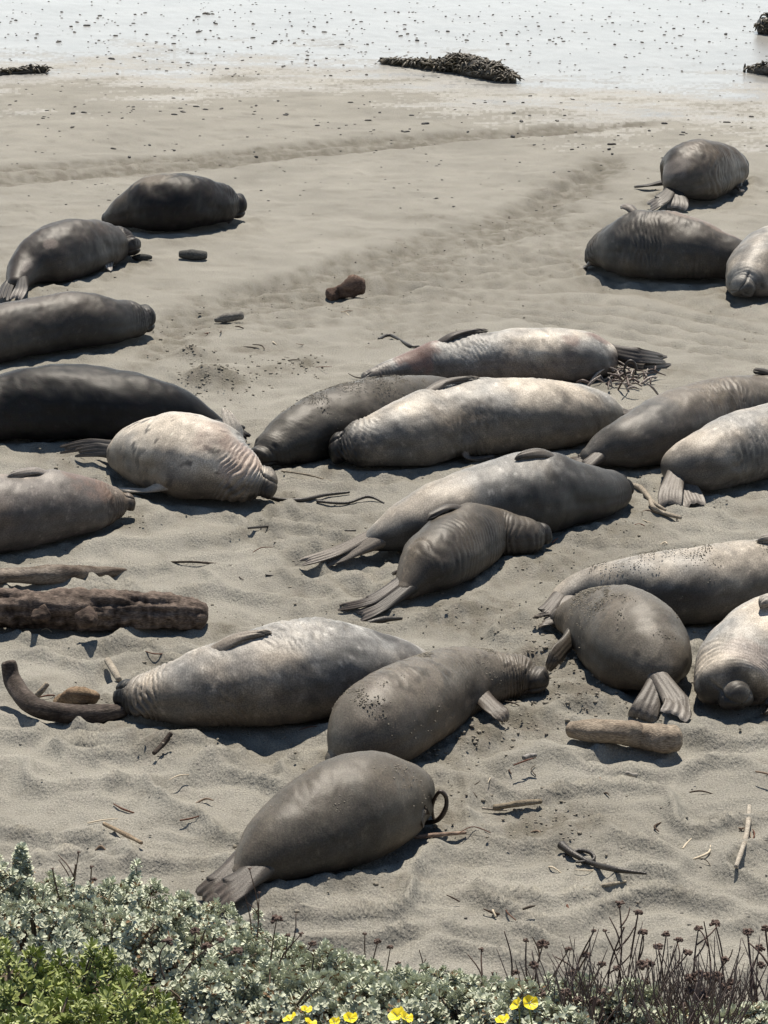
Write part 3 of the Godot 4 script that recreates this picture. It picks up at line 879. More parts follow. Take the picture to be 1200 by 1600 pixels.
	out.append({label = "brown seal with sand on its shoulders, rump behind the seal with the kelp loop",
		pts = [[526, 1186, 18], [543, 1168, 42], [576, 1140, 62], [616, 1113, 65], [656, 1090, 60], [700, 1068, 52], [742, 1059, 44], [782, 1056, 38], [812, 1057, 32], [832, 1061, 21]],
		back = Color(0.085, 0.069, 0.054), mott = 0.08, sandy = 0.9, wr = 0.3, neck = 0.7,
		patches = [[0.2, 30, 0.15, 50, Color(0.075, 0.055, 0.044), 0.6]],
		fore = [{path = [["s", 0.70, 100, -0.12], ["g", 779, 1113, 0.10], ["g", 790, 1131, 0.03]], w = [0.11, 0.075, 0.055], nrm = Vector3(0.5, 0.6, 1).normalized(), col = Color(0.075, 0.058, 0.045), tip = Color(0.28, 0.24, 0.2)}]})
	out.append({label = "large grey-brown seal nearest the bluff plants, kelp loop by its fore flipper",
		pts = [[377, 1368, 18], [402, 1345, 36], [446, 1313, 56], [498, 1284, 69], [550, 1261, 77], [590, 1250, 71], [614, 1243, 56], [628, 1233, 42], [635, 1222, 29], [638, 1213, 18]],
		level = 0.0, back = Color(0.074, 0.064, 0.051), mott = 0.05, sandy = 0.45, wr = 0.4, neck = 0.4,
		fore = [{path = [["s", 0.76, 62, -0.08], ["g", 660, 1272, 0.20], ["g", 658, 1292, 0.03]], w = [0.075, 0.08, 0.07], nrm = Vector3(1, 0.4, 0.7).normalized(), col = Color(0.075, 0.062, 0.05), tip = Color(0.2, 0.17, 0.14)}],
		hind = [{path = [["t", -0.14, 0.08, 0.0], ["g", 362, 1390, 0.10], ["g", 333, 1416, 0.02]], w = [0.09, 0.11, 0.13], col = Color(0.06, 0.05, 0.042), tip = Color(0.22, 0.18, 0.15)}, {path = [["t", -0.14, -0.08, 0.0], ["g", 338, 1386, 0.10], ["g", 310, 1412, 0.02]], w = [0.09, 0.10, 0.12], col = Color(0.08, 0.067, 0.055)}]})
	out.append({label = "grey-brown seal seen from behind with fanned hind flippers, lying nearest the wet sand",
		pts = [[1048, 298, 12], [1057, 289, 30], [1073, 276, 44], [1092, 268, 46], [1116, 263, 39], [1134, 261, 30], [1146, 261, 19]],
		level = 0.3, back = Color(0.07, 0.06, 0.05), mott = 0.05, wr = 0.7, neck = 0.4,
		patches = [[0.05, 20, 0.1, 40, Color(0.24, 0.21, 0.19), 0.6]],
		fore = [{path = [["s", 0.74, 80, -0.06], ["g", 1152, 293, 0.08], ["g", 1165, 299, 0.02]], w = [0.08, 0.08, 0.06], tip = Color(0.45, 0.4, 0.36)}, {path = [["g", 1042, 284, 0.10], ["g", 1010, 290, 0.06], ["g", 990, 292, 0.02]], w = [0.09, 0.08, 0.05]}],
		hind = [{path = [["t", -0.1, -0.08, 0.05], ["g", 1033, 313, 0.12], ["g", 1010, 326, 0.02]], w = [0.08, 0.13, 0.17], tip = Color(0.3, 0.27, 0.24)}, {path = [["t", -0.1, 0.06, 0.05], ["g", 1060, 314, 0.12], ["g", 1056, 330, 0.02]], w = [0.08, 0.14, 0.18], tip = Color(0.32, 0.29, 0.26)}]})
	out.append({label = "grey seal on its side with a creased fore flipper on top of it",
		pts = [[1215, 420, 11], [1190, 414, 22], [1159, 408, 31], [1130, 402, 37], [1083, 392, 47], [1037, 386, 51], [992, 385, 49], [965, 387, 40], [948, 391, 30], [937, 396, 18]],
		roll = 110, level = 0.0, back = Color(0.06, 0.054, 0.047), belly = Color(0.085, 0.076, 0.066), mott = 0.1, wr = 1.0, neck = 0.6, face = 0.2,
		patches = [[0.42, -10, 0.2, 22, Color(0.33, 0.25, 0.2), 0.55]],
		fore = [{path = [["s", 0.72, -2, -0.06], ["s", 0.77, -8, 0.09], ["s", 0.83, -14, 0.14]], w = [0.08, 0.10, 0.08], col = Color(0.15, 0.13, 0.11), tip = Color(0.3, 0.26, 0.23)}, {path = [["s", 0.92, 95, -0.06], ["g", 915, 418, 0.05], ["g", 898, 422, 0.02]], w = [0.08, 0.08, 0.06], col = Color(0.1, 0.087, 0.075), tip = Color(0.35, 0.32, 0.28)}]})
	out.append({label = "pale-topped seal resting its grey chin on sand beside the creased-flipper seal",
		pts = [[1300, 372, 14], [1270, 378, 30], [1235, 388, 42], [1208, 402, 46], [1188, 418, 43], [1175, 432, 36], [1167, 441, 27], [1162, 446, 17]],
		roll = 140, back = Color(0.122, 0.108, 0.094), belly = Color(0.311, 0.295, 0.269), mott = 0.1, neck = 0.7, face = 0.4})
	for k in out.size():
		out[k].seed = k + 1
		out[k].body = make_spine(out[k].pts, out[k].get("lift", 0.12), out[k].get("level", 0.75))
	return out

# ---------------------------------------------------------------- driftwood, kelp, stones
func path_g(a: Array) -> Array:      # [px, py, height] -> points on the sand
	var out := []
	for p in a:
		out.append(on_ground(p[0], p[1], p[2] if p.size() > 2 else 0.02))
	return out

func wood(called: String, label: String, cat: String, pix: Array, rad: Array, sides: int, steps: int, lump: float, ca: Color, cb: Color, freq: float = 9.0, group: String = "", mt: Material = null) -> MeshInstance3D:
	var b := Buf.new()
	var pts := path_g(pix)
	var o0: Vector3 = pts[0]
	limb(b, pts, rad, sides, steps, lump, ca, cb, freq)
	for k in b.v.size():
		b.v[k] -= o0
	var o := top(b.mesh(), called, mt if mt else M.wood)
	o.position = o0
	tag(o, label, cat, group)
	return o

func knots(b: Buf, pts: Array, n: int, r: float, ca: Color, cb: Color) -> void:
	for k in n:
		var p: Vector3 = pts[k % pts.size()]
		var a := p + Vector3(rng.randf_range(-0.1, 0.1), rng.randf_range(-0.02, 0.05), rng.randf_range(-0.02, 0.08))
		limb(b, [a, a + Vector3(rng.randf_range(-0.06, 0.06), rng.randf_range(-0.03, 0.05), rng.randf_range(0.02, 0.1))], [r * rng.randf_range(0.7, 1.2), r * 0.5], 9, 5, 0.8, ca, cb, 22.0)

func driftwood() -> void:
	var dk := Color(0.045, 0.033, 0.028)
	var md := Color(0.17, 0.125, 0.1)
	var grey := Color(0.33, 0.30, 0.26)
	var tan_ := Color(0.40, 0.31, 0.22)
	grain_x = 0.16
	# the big dark log, with its torn knots
	var lp := path_g([[-120, 958, 0.16], [0, 952, 0.15], [80, 952, 0.15], [170, 953, 0.15], [250, 954, 0.14], [318, 962, 0.09]])
	var h := holder("driftwood_log", Vector3(lp[0].x, 0, lp[0].z))
	var b := Buf.new()
	limb(b, lp, [0.15, 0.145, 0.14, 0.15, 0.145, 0.10], 60, 200, 0.30, Color(0.05, 0.036, 0.03), Color(0.25, 0.195, 0.16), 44.0, 1.0, 2.0)
	for k in b.v.size():
		b.v[k] -= h.position
	part(b.mesh(), "trunk", M.wood, h)
	for q in 6:
		b = Buf.new()
		var cx: float = [40, 58, 76, 90, 125, 140, 152, 20, 66][q]
		var cy: float = [952, 962, 948, 966, 955, 968, 950, 962, 972][q]
		var p := on_ground(cx, cy, 0.12 + 0.05 * (q % 3))
		var d := Vector3(rng.randf_range(-0.08, 0.08), rng.randf_range(-0.05, 0.08), 0.12)
		limb(b, [p - d * 0.6, p, p + d * 0.5], [0.07, 0.05, 0.02], 14, 14, 0.9, Color(0.03, 0.022, 0.018), md, 24.0)
		for k in b.v.size():
			b.v[k] -= h.position
		part(b.mesh(), "knot", M.wood, h)
	tag(h, "thick dark weathered log with torn bark and knots, lying half sunk in sand", "driftwood")
	wood("driftwood_log", "bleached cracked log half buried beyond the dark knotted log", "driftwood", [[-90, 905, 0.05], [0, 900, 0.06], [90, 897, 0.06], [150, 895, 0.04], [200, 892, 0.0]], [0.06, 0.07, 0.075, 0.05, 0.02], 18, 70, 0.5, Color(0.36, 0.31, 0.26), Color(0.11, 0.08, 0.06), 14.0)
	wood("driftwood_branch", "smooth grey branch curving up from the sand at the belly-up seal's muzzle", "driftwood", [[13, 1036, 0.32], [22, 1068, 0.20], [50, 1102, 0.11], [95, 1114, 0.08], [150, 1116, 0.07], [196, 1110, 0.06]], [0.055, 0.07, 0.075, 0.07, 0.075, 0.045], 22, 80, 0.22, Color(0.045, 0.035, 0.03), Color(0.17, 0.14, 0.12), 10.0)
	wood("driftwood_log", "short tan log with a rounded sawn end below the sandy seal's hind flippers", "driftwood", [[890, 1140, 0.08], [925, 1143, 0.10], [965, 1144, 0.11], [1000, 1150, 0.11], [1035, 1154, 0.12], [1056, 1153, 0.12]], [0.05, 0.085, 0.09, 0.085, 0.105, 0.095], 28, 90, 0.26, Color(0.43, 0.36, 0.28), Color(0.27, 0.215, 0.165), 16.0)
	wood("driftwood_stick", "pale peg of wood standing askew beyond the curved branch", "stick", [[168, 1032, 0.12], [178, 1048, 0.08], [186, 1062, 0.01]], [0.028, 0.03, 0.022], 10, 12, 0.2, Color(0.5, 0.44, 0.35), grey, 20.0)
	wood("driftwood_stick", "pale stick leaning up behind the curved branch", "stick", [[74, 1068, 0.14], [62, 1082, 0.08], [50, 1096, 0.0]], [0.02, 0.024, 0.02], 9, 10, 0.2, Color(0.48, 0.40, 0.3), grey, 20.0)
	wood("driftwood_chunk", "knobbly orange-tan lump of wood behind the curved branch", "driftwood", [[86, 1100, 0.03], [105, 1092, 0.07], [130, 1088, 0.09], [147, 1090, 0.06]], [0.03, 0.06, 0.075, 0.035], 16, 24, 0.75, Color(0.42, 0.31, 0.2), Color(0.2, 0.13, 0.085), 22.0)
	wood("driftwood_chunk", "dark brown hollow stump of wood alone on open sand", "driftwood", [[514, 460, 0.08], [530, 455, 0.10], [550, 448, 0.14], [567, 448, 0.14]], [0.075, 0.085, 0.13, 0.10], 18, 36, 0.6, Color(0.10, 0.065, 0.05), Color(0.26, 0.18, 0.14), 14.0)
	wood("driftwood_chunk", "rounded light grey wood billet on open sand beyond the sand mound", "driftwood", [[336, 500, 0.04], [352, 497, 0.06], [378, 493, 0.08]], [0.03, 0.062, 0.048], 16, 24, 0.45, Color(0.30, 0.28, 0.25), Color(0.17, 0.155, 0.135), 14.0)
	wood("driftwood_chunk", "smooth slate grey wood cylinder lying on sand beside the scarred seal", "driftwood", [[281, 397, 0.06], [300, 398, 0.06], [322, 399, 0.06]], [0.042, 0.066, 0.046], 16, 24, 0.35, Color(0.085, 0.085, 0.08), Color(0.14, 0.14, 0.13), 14.0)
	wood("driftwood_chunk", "thin flat dark board of wood at the scarred seal's chin", "driftwood", [[208, 402, 0.03], [222, 402, 0.03], [237, 402, 0.03]], [0.02, 0.042, 0.018], 12, 16, 0.45, Color(0.06, 0.06, 0.055), Color(0.1, 0.1, 0.09), 14.0)
	grain_x = 1.0
	# white bent stick in two limbs
	var hb := holder("bent_stick", on_ground(1000, 765))
	for q in [[[[984, 757], [1000, 762], [1012, 775], [1022, 786], [1040, 797]], [0.02, 0.024, 0.022, 0.02, 0.012]], [[[1016, 782], [1021, 793], [1035, 801], [1064, 809]], [0.018, 0.022, 0.02, 0.016]]]:
		b = Buf.new()
		var pix := []
		for p in q[0]:
			pix.append([p[0], p[1], 0.04])
		limb(b, path_g(pix), q[1], 9, 30, 0.2, Color(0.52, 0.46, 0.37), Color(0.34, 0.29, 0.23), 16.0)
		for k in b.v.size():
			b.v[k] -= hb.position
		part(b.mesh(), "limb", M.wood, hb)
	tag(hb, "white forked bent stick at the long grey seal's nose", "stick")
	var sticks := [
		["tan straight stick lying on smooth sand above the silvery shrubs", [[162, 1287], [190, 1301], [221, 1317]], 0.014, Color(0.42, 0.33, 0.23), Color(0.3, 0.23, 0.16)],
		["thin tan reed by the large front seal's fore flipper", [[648, 1308], [690, 1304], [728, 1301]], 0.014, Color(0.42, 0.32, 0.25), Color(0.25, 0.17, 0.13)],
		["split grey stick in the churned sand beyond the black kelp stalk", [[772, 1262], [810, 1256], [845, 1252]], 0.020, Color(0.4, 0.34, 0.25), Color(0.22, 0.18, 0.13)],
		["thin pale splinter beside the split grey stick", [[754, 1263], [775, 1265], [792, 1266]], 0.008, Color(0.5, 0.44, 0.36), Color(0.36, 0.31, 0.25)],
		["white weathered stick standing out on the drifted sand, one end dark", [[1171, 1260], [1166, 1305], [1150, 1354]], 0.017, Color(0.58, 0.53, 0.45), Color(0.42, 0.37, 0.3)],
		["short black stick poking up below the belly-up seal", [[267, 1146, 0.12], [255, 1162, 0.06], [240, 1177, 0.0]], 0.018, Color(0.05, 0.038, 0.03), Color(0.09, 0.07, 0.06)],
		["white shell-like splinter below the short tan log", [[980, 1208], [992, 1211], [1008, 1205]], 0.016, Color(0.5, 0.47, 0.42), Color(0.36, 0.33, 0.29)],
		["pale flat splinter below the black kelp stalk", [[912, 1388], [945, 1383], [978, 1377]], 0.009, Color(0.5, 0.45, 0.36), Color(0.38, 0.33, 0.26)],
		["bleached chip on the churned sand near the brown seal's fore flipper", [[818, 1184], [828, 1181], [838, 1180]], 0.018, Color(0.45, 0.43, 0.4), Color(0.2, 0.18, 0.16)],
		["long dark twig on the sand below the belly-up cream seal's tail side", [[240, 880], [300, 878], [362, 884]], 0.010, Color(0.06, 0.05, 0.04), Color(0.13, 0.1, 0.08)],
		["pale crooked twig between the dark dusty seal's head and the mottled seal", [[440, 736], [480, 742], [518, 752]], 0.008, Color(0.42, 0.36, 0.28), Color(0.3, 0.25, 0.19)],
	]
	for s in sticks:
		var pix := []
		for p in s[1]:
			pix.append([p[0], p[1], p[2] if p.size() > 2 else s[2] + 0.022])
		wood("driftwood_stick", s[0], "stick", pix, [s[2], s[2] * 1.1, s[2] * 0.8], 8, 22, 0.25, s[3], s[4], 20.0)
	var kc := Color(0.028, 0.024, 0.02)
	var kd := Color(0.07, 0.06, 0.05)
	var kelps := [
		["long black kelp stalk with a thick bulb end on the drifted sand", [[877, 1320, 0.06], [895, 1334, 0.04], [925, 1349, 0.03], [960, 1358, 0.03], [1010, 1365, 0.02]], [0.03, 0.02, 0.018, 0.02, 0.008]],
		["grey kelp ribbon curled under the black kelp stalk", [[880, 1338, 0.02], [905, 1329, 0.03], [925, 1334, 0.04], [926, 1344, 0.02], [900, 1347, 0.01]], [0.01, 0.013, 0.013, 0.012, 0.008]],
		["dark wavy kelp stalk by the mottled belly-up seal's chin", [[414, 768, 0.02], [430, 779, 0.02], [470, 781, 0.02], [510, 773, 0.03], [546, 769, 0.02]], [0.012, 0.017, 0.018, 0.016, 0.01]],
		["thin dark kelp stalk below the wavy one", [[388, 825, 0.02], [440, 822, 0.02], [500, 828, 0.02], [556, 829, 0.02]], [0.01, 0.012, 0.012, 0.008]],
		["forked dark kelp stem beside the long grey seal's back", [[495, 783, 0.02], [540, 786, 0.02], [575, 776, 0.04], [600, 786, 0.02]], [0.012, 0.014, 0.014, 0.008]],
		["thin dark stem on the sand left of the long grey seal's hind flippers", [[415, 898, 0.02], [450, 905, 0.02], [490, 930, 0.02]], [0.008, 0.01, 0.006]],
		["dark kelp strand lying on the sand beyond the sandy seal's head", [[592, 530, 0.02], [610, 524, 0.04], [640, 540, 0.02], [655, 541, 0.02]], [0.02, 0.018, 0.018, 0.01]],
		["black rotting kelp strip just beyond the dark knotted log's broken end", [[318, 930, 0.02], [345, 922, 0.02], [372, 930, 0.02]], [0.02, 0.02, 0.01]],
		["flat dark kelp rag by the small young seal's hind flippers", [[575, 973, 0.02], [600, 968, 0.03], [628, 966, 0.02]], [0.018, 0.026, 0.012]],
	]
	for s in kelps:
		wood("kelp_stalk", s[0], "kelp", s[1], s[2], 9, 46, 0.25, kc, kd, 20.0, "", M.kelp)
	wood("kelp_loop", "dark kelp ribbon standing in a loop beside the large front seal's fore flipper", "kelp", [[664, 1286, 0.03], [684, 1281, 0.05], [696, 1264, 0.14], [697, 1246, 0.22], [688, 1237, 0.27], [680, 1246, 0.22], [675, 1262, 0.14], [677, 1278, 0.05]], [0.014, 0.016, 0.016, 0.015, 0.014, 0.013, 0.012, 0.01], 8, 50, 0.15, Color(0.035, 0.024, 0.018), Color(0.08, 0.055, 0.04), 16.0, "", M.kelp)
	kelp_pile("kelp_mound", "large dark heap of tangled kelp on the shining wet sand", [[598, 99, 0.04], [640, 104, 0.10], [685, 110, 0.17], [718, 112, 0.34], [745, 118, 0.33], [775, 125, 0.30], [804, 129, 0.08]], 900, 0.55)
	kelp_pile("kelp_mound", "round dark kelp heap further out on the wet sand", [[1186, 52, 0.2], [1200, 52, 0.45], [1225, 52, 0.3]], 120, 0.4)
	kelp_pile("kelp_mound", "brown kelp heap with stalks sticking out, low on the wet sand", [[1170, 112, 0.03], [1195, 116, 0.2], [1215, 118, 0.3], [1240, 118, 0.2]], 110, 0.4)
	kelp_pile("kelp_mound", "low flat strip of stranded kelp on the wet sand", [[-10, 118, 0.05], [20, 116, 0.06], [50, 114, 0.12], [72, 114, 0.06]], 80, 0.25)
	kelp_tangle()

func kelp_pile(called: String, label: String, ridge: Array, n: int, spread: float) -> void:
	var pts := []
	for p in ridge:
		var g := on_ground(p[0], p[1])
		pts.append([g, float(p[2])])
	var h := holder(called, pts[0][0])
	var b := Buf.new()
	var ax := []
	var rr := []
	for p in pts:
		ax.append((p[0] as Vector3) - h.position + Vector3(0, p[1] * 0.25, 0))
		rr.append(maxf(0.05, p[1] * 0.62))
	limb(b, ax, rr, 24, 50, 0.45, Color(0.022, 0.018, 0.013), Color(0.05, 0.04, 0.026), 7.0)
	part(b.mesh(), "heap", M.kelp, h)
	b = Buf.new()
	for k in n:
		var f := rng.randf() * (pts.size() - 1.001)
		var s := int(f)
		var p := (pts[s][0] as Vector3).lerp(pts[s + 1][0], f - s) - h.position
		var hh := lerpf(pts[s][1], pts[s + 1][1], f - s)
		var a := rng.randf_range(-1.4, 1.4)
		p += Vector3(rng.randf_range(-0.1, 0.1), hh * 0.8 * cos(a) + 0.02, hh * 0.8 * sin(a) * spread / 0.4)
		var d := Vector3(rng.randf_range(-1, 1), rng.randf_range(-0.5, 0.35), rng.randf_range(-0.5, 0.7)).normalized() * rng.randf_range(0.05, 0.14)
		var q := p + d
		q.y = maxf(q.y, 0.015)
		var w := rng.randf_range(0.012, 0.032)
		var tone := rng.randf_range(0.6, 1.6)
		limb(b, [p - d * 0.5, p + Vector3(0, 0.04, 0), q], [w, w * 1.2, w * 0.4], 5, 5, 0.3, Color(0.035, 0.027, 0.016) * tone, Color(0.11, 0.085, 0.045) * tone, 14.0, 0.5)
	var o := part(b.mesh(), "blades", M.kelp, h)
	o.set_meta("kind", "stuff")
	tag(h, label, "kelp")

func kelp_tangle() -> void:
	var c := on_ground(985, 598)
	var h := holder("kelp_tangle", c)
	var b := Buf.new()
	for k in 44:
		var p := Vector3(rng.randfn(0.0, 0.18), 0.02 + 0.05 * rng.randf(), rng.randfn(0.0, 0.22))
		if k % 4 == 0:
			p.x = rng.randf_range(-0.45, 0.3)
		var d := Vector3(rng.randf_range(-1, 1), rng.randf_range(-0.2, 0.7), rng.randf_range(-1, 1)).normalized() * rng.randf_range(0.05, 0.15)
		var w := rng.randf_range(0.006, 0.014)
		var pale := rng.randf() < 0.65
		var ca := Color(0.45, 0.38, 0.33) if pale else Color(0.12, 0.075, 0.06)
		limb(b, [p - d, p + Vector3(0, 0.025, 0), p + d], [w, w * 1.2, w * 0.5], 6, 6, 0.2, ca, ca * 0.6, 14.0)
	var o := part(b.mesh(), "strands", M.kelp, h)
	o.set_meta("kind", "stuff")
	b = Buf.new()
	var loop := []
	for k in 7:
		var a := -0.5 + k * 0.75
		loop.append(Vector3(0.0 + 0.06 * cos(a), 0.12 + 0.10 * sin(a), -0.05))
	limb(b, loop, [0.014, 0.016, 0.017, 0.017, 0.016, 0.014, 0.01], 7, 30, 0.1, Color(0.03, 0.022, 0.018), Color(0.06, 0.045, 0.035))
	part(b.mesh(), "stalk_loop", M.kelp, h)
	tag(h, "tangle of dry pink and white kelp strands by the rust-stained seal's hind flippers", "kelp")

func small_stuff() -> void:
	# stones strewn over the wet sand
	var shapes := []
	for k in 6:
		var b := Buf.new()
		var rows := 8
		var cols := 12
		for r in rows:
			for q in cols:
				var th := PI * r / (rows - 1)
				var a := TAU * q / cols
				var d := Vector3(sin(th) * cos(a), cos(th) * 0.42, sin(th) * sin(a) * 0.7)
				var n := 1.0 + 0.35 * n_mid.get_noise_3d(d.x * 9.0 + k * 50.0, d.y * 9.0, d.z * 9.0)
				b.v.append(d * n)
				var t := 0.8 + 0.5 * n_fine.get_noise_3d(d.x * 20.0, d.y * 20.0, d.z * 20.0 + k * 9.0)
				var base: Color = [Color(0.055, 0.055, 0.053), Color(0.085, 0.08, 0.072), Color(0.04, 0.04, 0.04), Color(0.12, 0.11, 0.095), Color(0.065, 0.058, 0.05), Color(0.07, 0.07, 0.072)][k]
				b.c.append(base * t)
		b.grid(0, rows, cols, true, false)
		shapes.append(b.mesh())
	var bands := [[0, 1200, 18, 70, 130], [150, 700, 60, 120, 60], [0, 600, 150, 200, 40], [560, 900, 150, 215, 30], [800, 1200, 175, 260, 26], [0, 500, 225, 250, 8]]
	for bd in bands:
		for k in bd[4]:
			var px := rng.randf_range(bd[0], bd[1])
			var py := rng.randf_range(bd[2], bd[3])
			if px > 590 and px < 820 and py > 70 and py < 135:
				continue
			var p := on_ground(px, py)
			if cell_at(near_seal, p.x, p.z, 0.6) < 0.1:
				continue
			var s := rng.randf_range(0.016, 0.038) * (1.4 if rng.randf() < 0.2 else 1.0)
			var o := top(shapes[rng.randi() % 6], "pebble", M.pebble)
			o.position = p + Vector3(0, s * 0.18, 0)
			o.scale = Vector3(s * rng.randf_range(0.9, 1.7), s, s)
			o.rotation.y = rng.randf() * TAU
			tag(o, "small dark beach pebble on the shining wet sand and its edge", "pebble", "pebbles strewn along the wet sand")
	# finer specks too small to pick apart
	var mm := MultiMesh.new()
	mm.transform_format = MultiMesh.TRANSFORM_3D
	mm.mesh = shapes[1]
	var list := []
	for k in 900:
		var px := rng.randf_range(-100, 1300)
		var py := rng.randf_range(0, 120) if k < 600 else rng.randf_range(120, 330)
		list.append([on_ground(px, py), rng.randf_range(0.009, 0.02)])
	for k in 700:
		var px := rng.randf_range(-100, 1300)
		var py := rng.randf_range(330, 1480)
		list.append([on_ground(px, py), rng.randf_range(0.003, 0.009)])
	mm.instance_count = list.size()
	for k in list.size():
		var s: float = list[k][1]
		mm.set_instance_transform(k, Transform3D(Basis(Vector3.UP, rng.randf() * TAU).scaled(Vector3(s * 1.5, s, s)), list[k][0] + Vector3(0, s * 0.2, 0)))
	var mi := MultiMeshInstance3D.new()
	mi.multimesh = mm
	mi.material_override = M.pebble
	mi.name = "grit"
	mi.set_meta("kind", "stuff")
	tag(mi, "dark specks of grit and shell scattered over the whole beach", "grit")
	add_child(mi)
	# clods of freshly dug damp sand
	var clod_mm := MultiMesh.new()
	clod_mm.transform_format = MultiMesh.TRANSFORM_3D
	var clod := Buf.new()
	for r in 7:
		for q in 9:
			var th := PI * r / 6
			var a := TAU * q / 9
			var d := Vector3(sin(th) * cos(a), cos(th) * 0.7, sin(th) * sin(a))
			clod.v.append(d * (1.0 + 0.5 * n_mid.get_noise_3d(d.x * 11.0, d.y * 11.0, d.z * 11.0)))
			clod.c.append(Color(0.27, 0.245, 0.20))
	clod.grid(0, 7, 9, true, false)
	clod_mm.mesh = clod.mesh()
	list = []
	for spot in [[325, 588, 0.22, 90], [302, 556, 0.12, 40], [345, 600, 0.2, 50], [440, 578, 0.25, 40], [484, 572, 0.15, 30], [880, 1075, 0.3, 110], [850, 1010, 0.25, 60], [760, 1150, 0.25, 40], [860, 1285, 0.3, 20]]:
		for k in spot[3]:
			var c0 := on_plane(spot[0], spot[1], 0.0)
			var x := c0.x + rng.randfn(0.0, spot[2])
			var z := c0.z + rng.randfn(0.0, spot[2] * 1.3)
			if cell_at(near_seal, x, z, 0.6) > 0.03:
				list.append([Vector3(x, sand_y(x, z), z), rng.randf_range(0.004, 0.018)])
	var tries := 0
	while list.size() < 2600 and tries < 60000:
		tries += 1
		var px := rng.randf_range(-60, 1260)
		var py := rng.randf_range(300, 1450)
		var g := on_plane(px, py, 0.0)
		var c := cell_at(churn, g.x, g.z, 0.0)
		if rng.randf() < c * c:
			list.append([on_ground(px, py), rng.randf_range(0.003, 0.011) * (1.6 if rng.randf() < 0.1 else 1.0)])
	for sp in seals:
		var am: float = sp.get("sandy", 0.0)
		if am < 0.2:
			continue
		var got := 0
		var turn := 0
		while got < am * 3000.0 and turn < 20000:
			turn += 1
			var t := rng.randf_range(0.12, 0.85)
			var ph := rng.randfn(0.0, 0.55)
			var p := skin(sp.body, t, ph, 0.002)
			if rng.randf() < smoothstep(-0.25, 0.35, n_fine.get_noise_3d(p.x * 5.0, p.y * 5.0, p.z * 5.0) + 0.4 * n_mid.get_noise_3d(p.x * 3.0, p.y * 3.0, p.z * 3.0)):
				got += 1
				list.append([p, rng.randf_range(0.002, 0.0058)])
	clod_mm.instance_count = list.size()
	for k in list.size():
		var s: float = list[k][1]
		clod_mm.set_instance_transform(k, Transform3D(Basis(Vector3.UP, rng.randf() * TAU).scaled(Vector3(s * rng.randf_range(0.8, 1.4), s, s)), list[k][0] + Vector3(0, s * 0.2, 0)))
	var ci := MultiMeshInstance3D.new()
	ci.multimesh = clod_mm
	ci.material_override = M.sand
	ci.name = "sand_clods"
	ci.set_meta("kind", "stuff")
	tag(ci, "crumbly clods of dug damp sand in the churned places", "sand")
	add_child(ci)
	# loose twigs and kelp scraps
	var kinds := [Color(0.05, 0.036, 0.028), Color(0.09, 0.045, 0.032), Color(0.44, 0.38, 0.29), Color(0.06, 0.05, 0.04), Color(0.16, 0.12, 0.09)]
	var words := ["short black twig lying on the sand", "curled red-brown kelp scrap on the sand", "pale dry splinter on the sand", "short black twig lying on the sand", "brown bent twig on the sand"]
	for k in 84:
		var px := rng.randf_range(0, 1200)
		var py := rng.randf_range(740, 1440)
		if k < 20:
			px = rng.randf_range(700, 1200)
			py = rng.randf_range(1180, 1440)
		elif k < 30:
			px = rng.randf_range(860, 1060)
			py = rng.randf_range(800, 860)
		elif k < 42:
			py = rng.randf_range(480, 620)
			px = rng.randf_range(250, 560)
		var p := on_ground(px, py)
		if cell_at(near_seal, p.x, p.z, 0.6) < 0.06 or p.z > -13.2:
			continue
		var kd := rng.randi() % 5
		var l := rng.randf_range(0.03, 0.11)
		var w := rng.randf_range(0.003, 0.007)
		var a := rng.randf() * TAU
		var d := Vector3(cos(a), 0, sin(a)) * l
		var e := Vector3(-d.z, 0, d.x) * rng.randf_range(-0.6, 0.6)
		var b := Buf.new()
		limb(b, [-d + Vector3(0, 0.004, 0), e + Vector3(0, rng.randf_range(0.01, 0.03), 0), d + Vector3(0, rng.randf_range(0.0, 0.04), 0)], [w, w * 1.2, w * 0.6], 6, 9, 0.3, kinds[kd], kinds[kd] * 1.5, 20.0)
		var o := top(b.mesh(), "twig", M.twig)
		o.position = p
		tag(o, words[kd], "twig", "loose scraps on the sand: " + words[kd])

# ---------------------------------------------------------------- bluff and plants
func edge_y(x: float) -> float:      # height of the bluff edge at z = -6.5
	var px := 600.0 + x / 7.28 * FOCAL
	var tab := [[-900, 1440], [0, 1455], [220, 1470], [400, 1540], [600, 1572], [800, 1580], [1200, 1606], [1900, 1640]]
	var py := 1640.0
	if px <= tab[0][0]:
		py = tab[0][1]
	else:
		for k in tab.size() - 1:
			if px >= tab[k][0] and px < tab[k + 1][0]:
				py = lerpf(tab[k][1], tab[k + 1][1], (px - tab[k][0]) / (tab[k + 1][0] - tab[k][0]))
	return at_z(px, py, -6.5).y

func bluff_y(x: float, z: float) -> float:
	var e := edge_y(clampf(x, -3.0, 3.0))
	var near := at_z(600, 1600, -4.3).y - 0.13
	var y := 0.0
	if z >= -4.3:
		y = lerpf(near, EYE - 1.65, clampf((z + 4.3) / 3.3, 0.0, 1.0))
	elif z >= -6.5:
		y = lerpf(e, near, (z + 6.5) / 2.2)
	else:
		y = e * (1.0 - pow(clampf((-z - 6.5) / 3.0, 0.0, 1.0), 0.8)) - 0.2 * clampf((-z - 6.5) / 3.0, 0.0, 1.0)
	return y + 0.03 * n_mid.get_noise_2d(x * 12.0, z * 12.0)

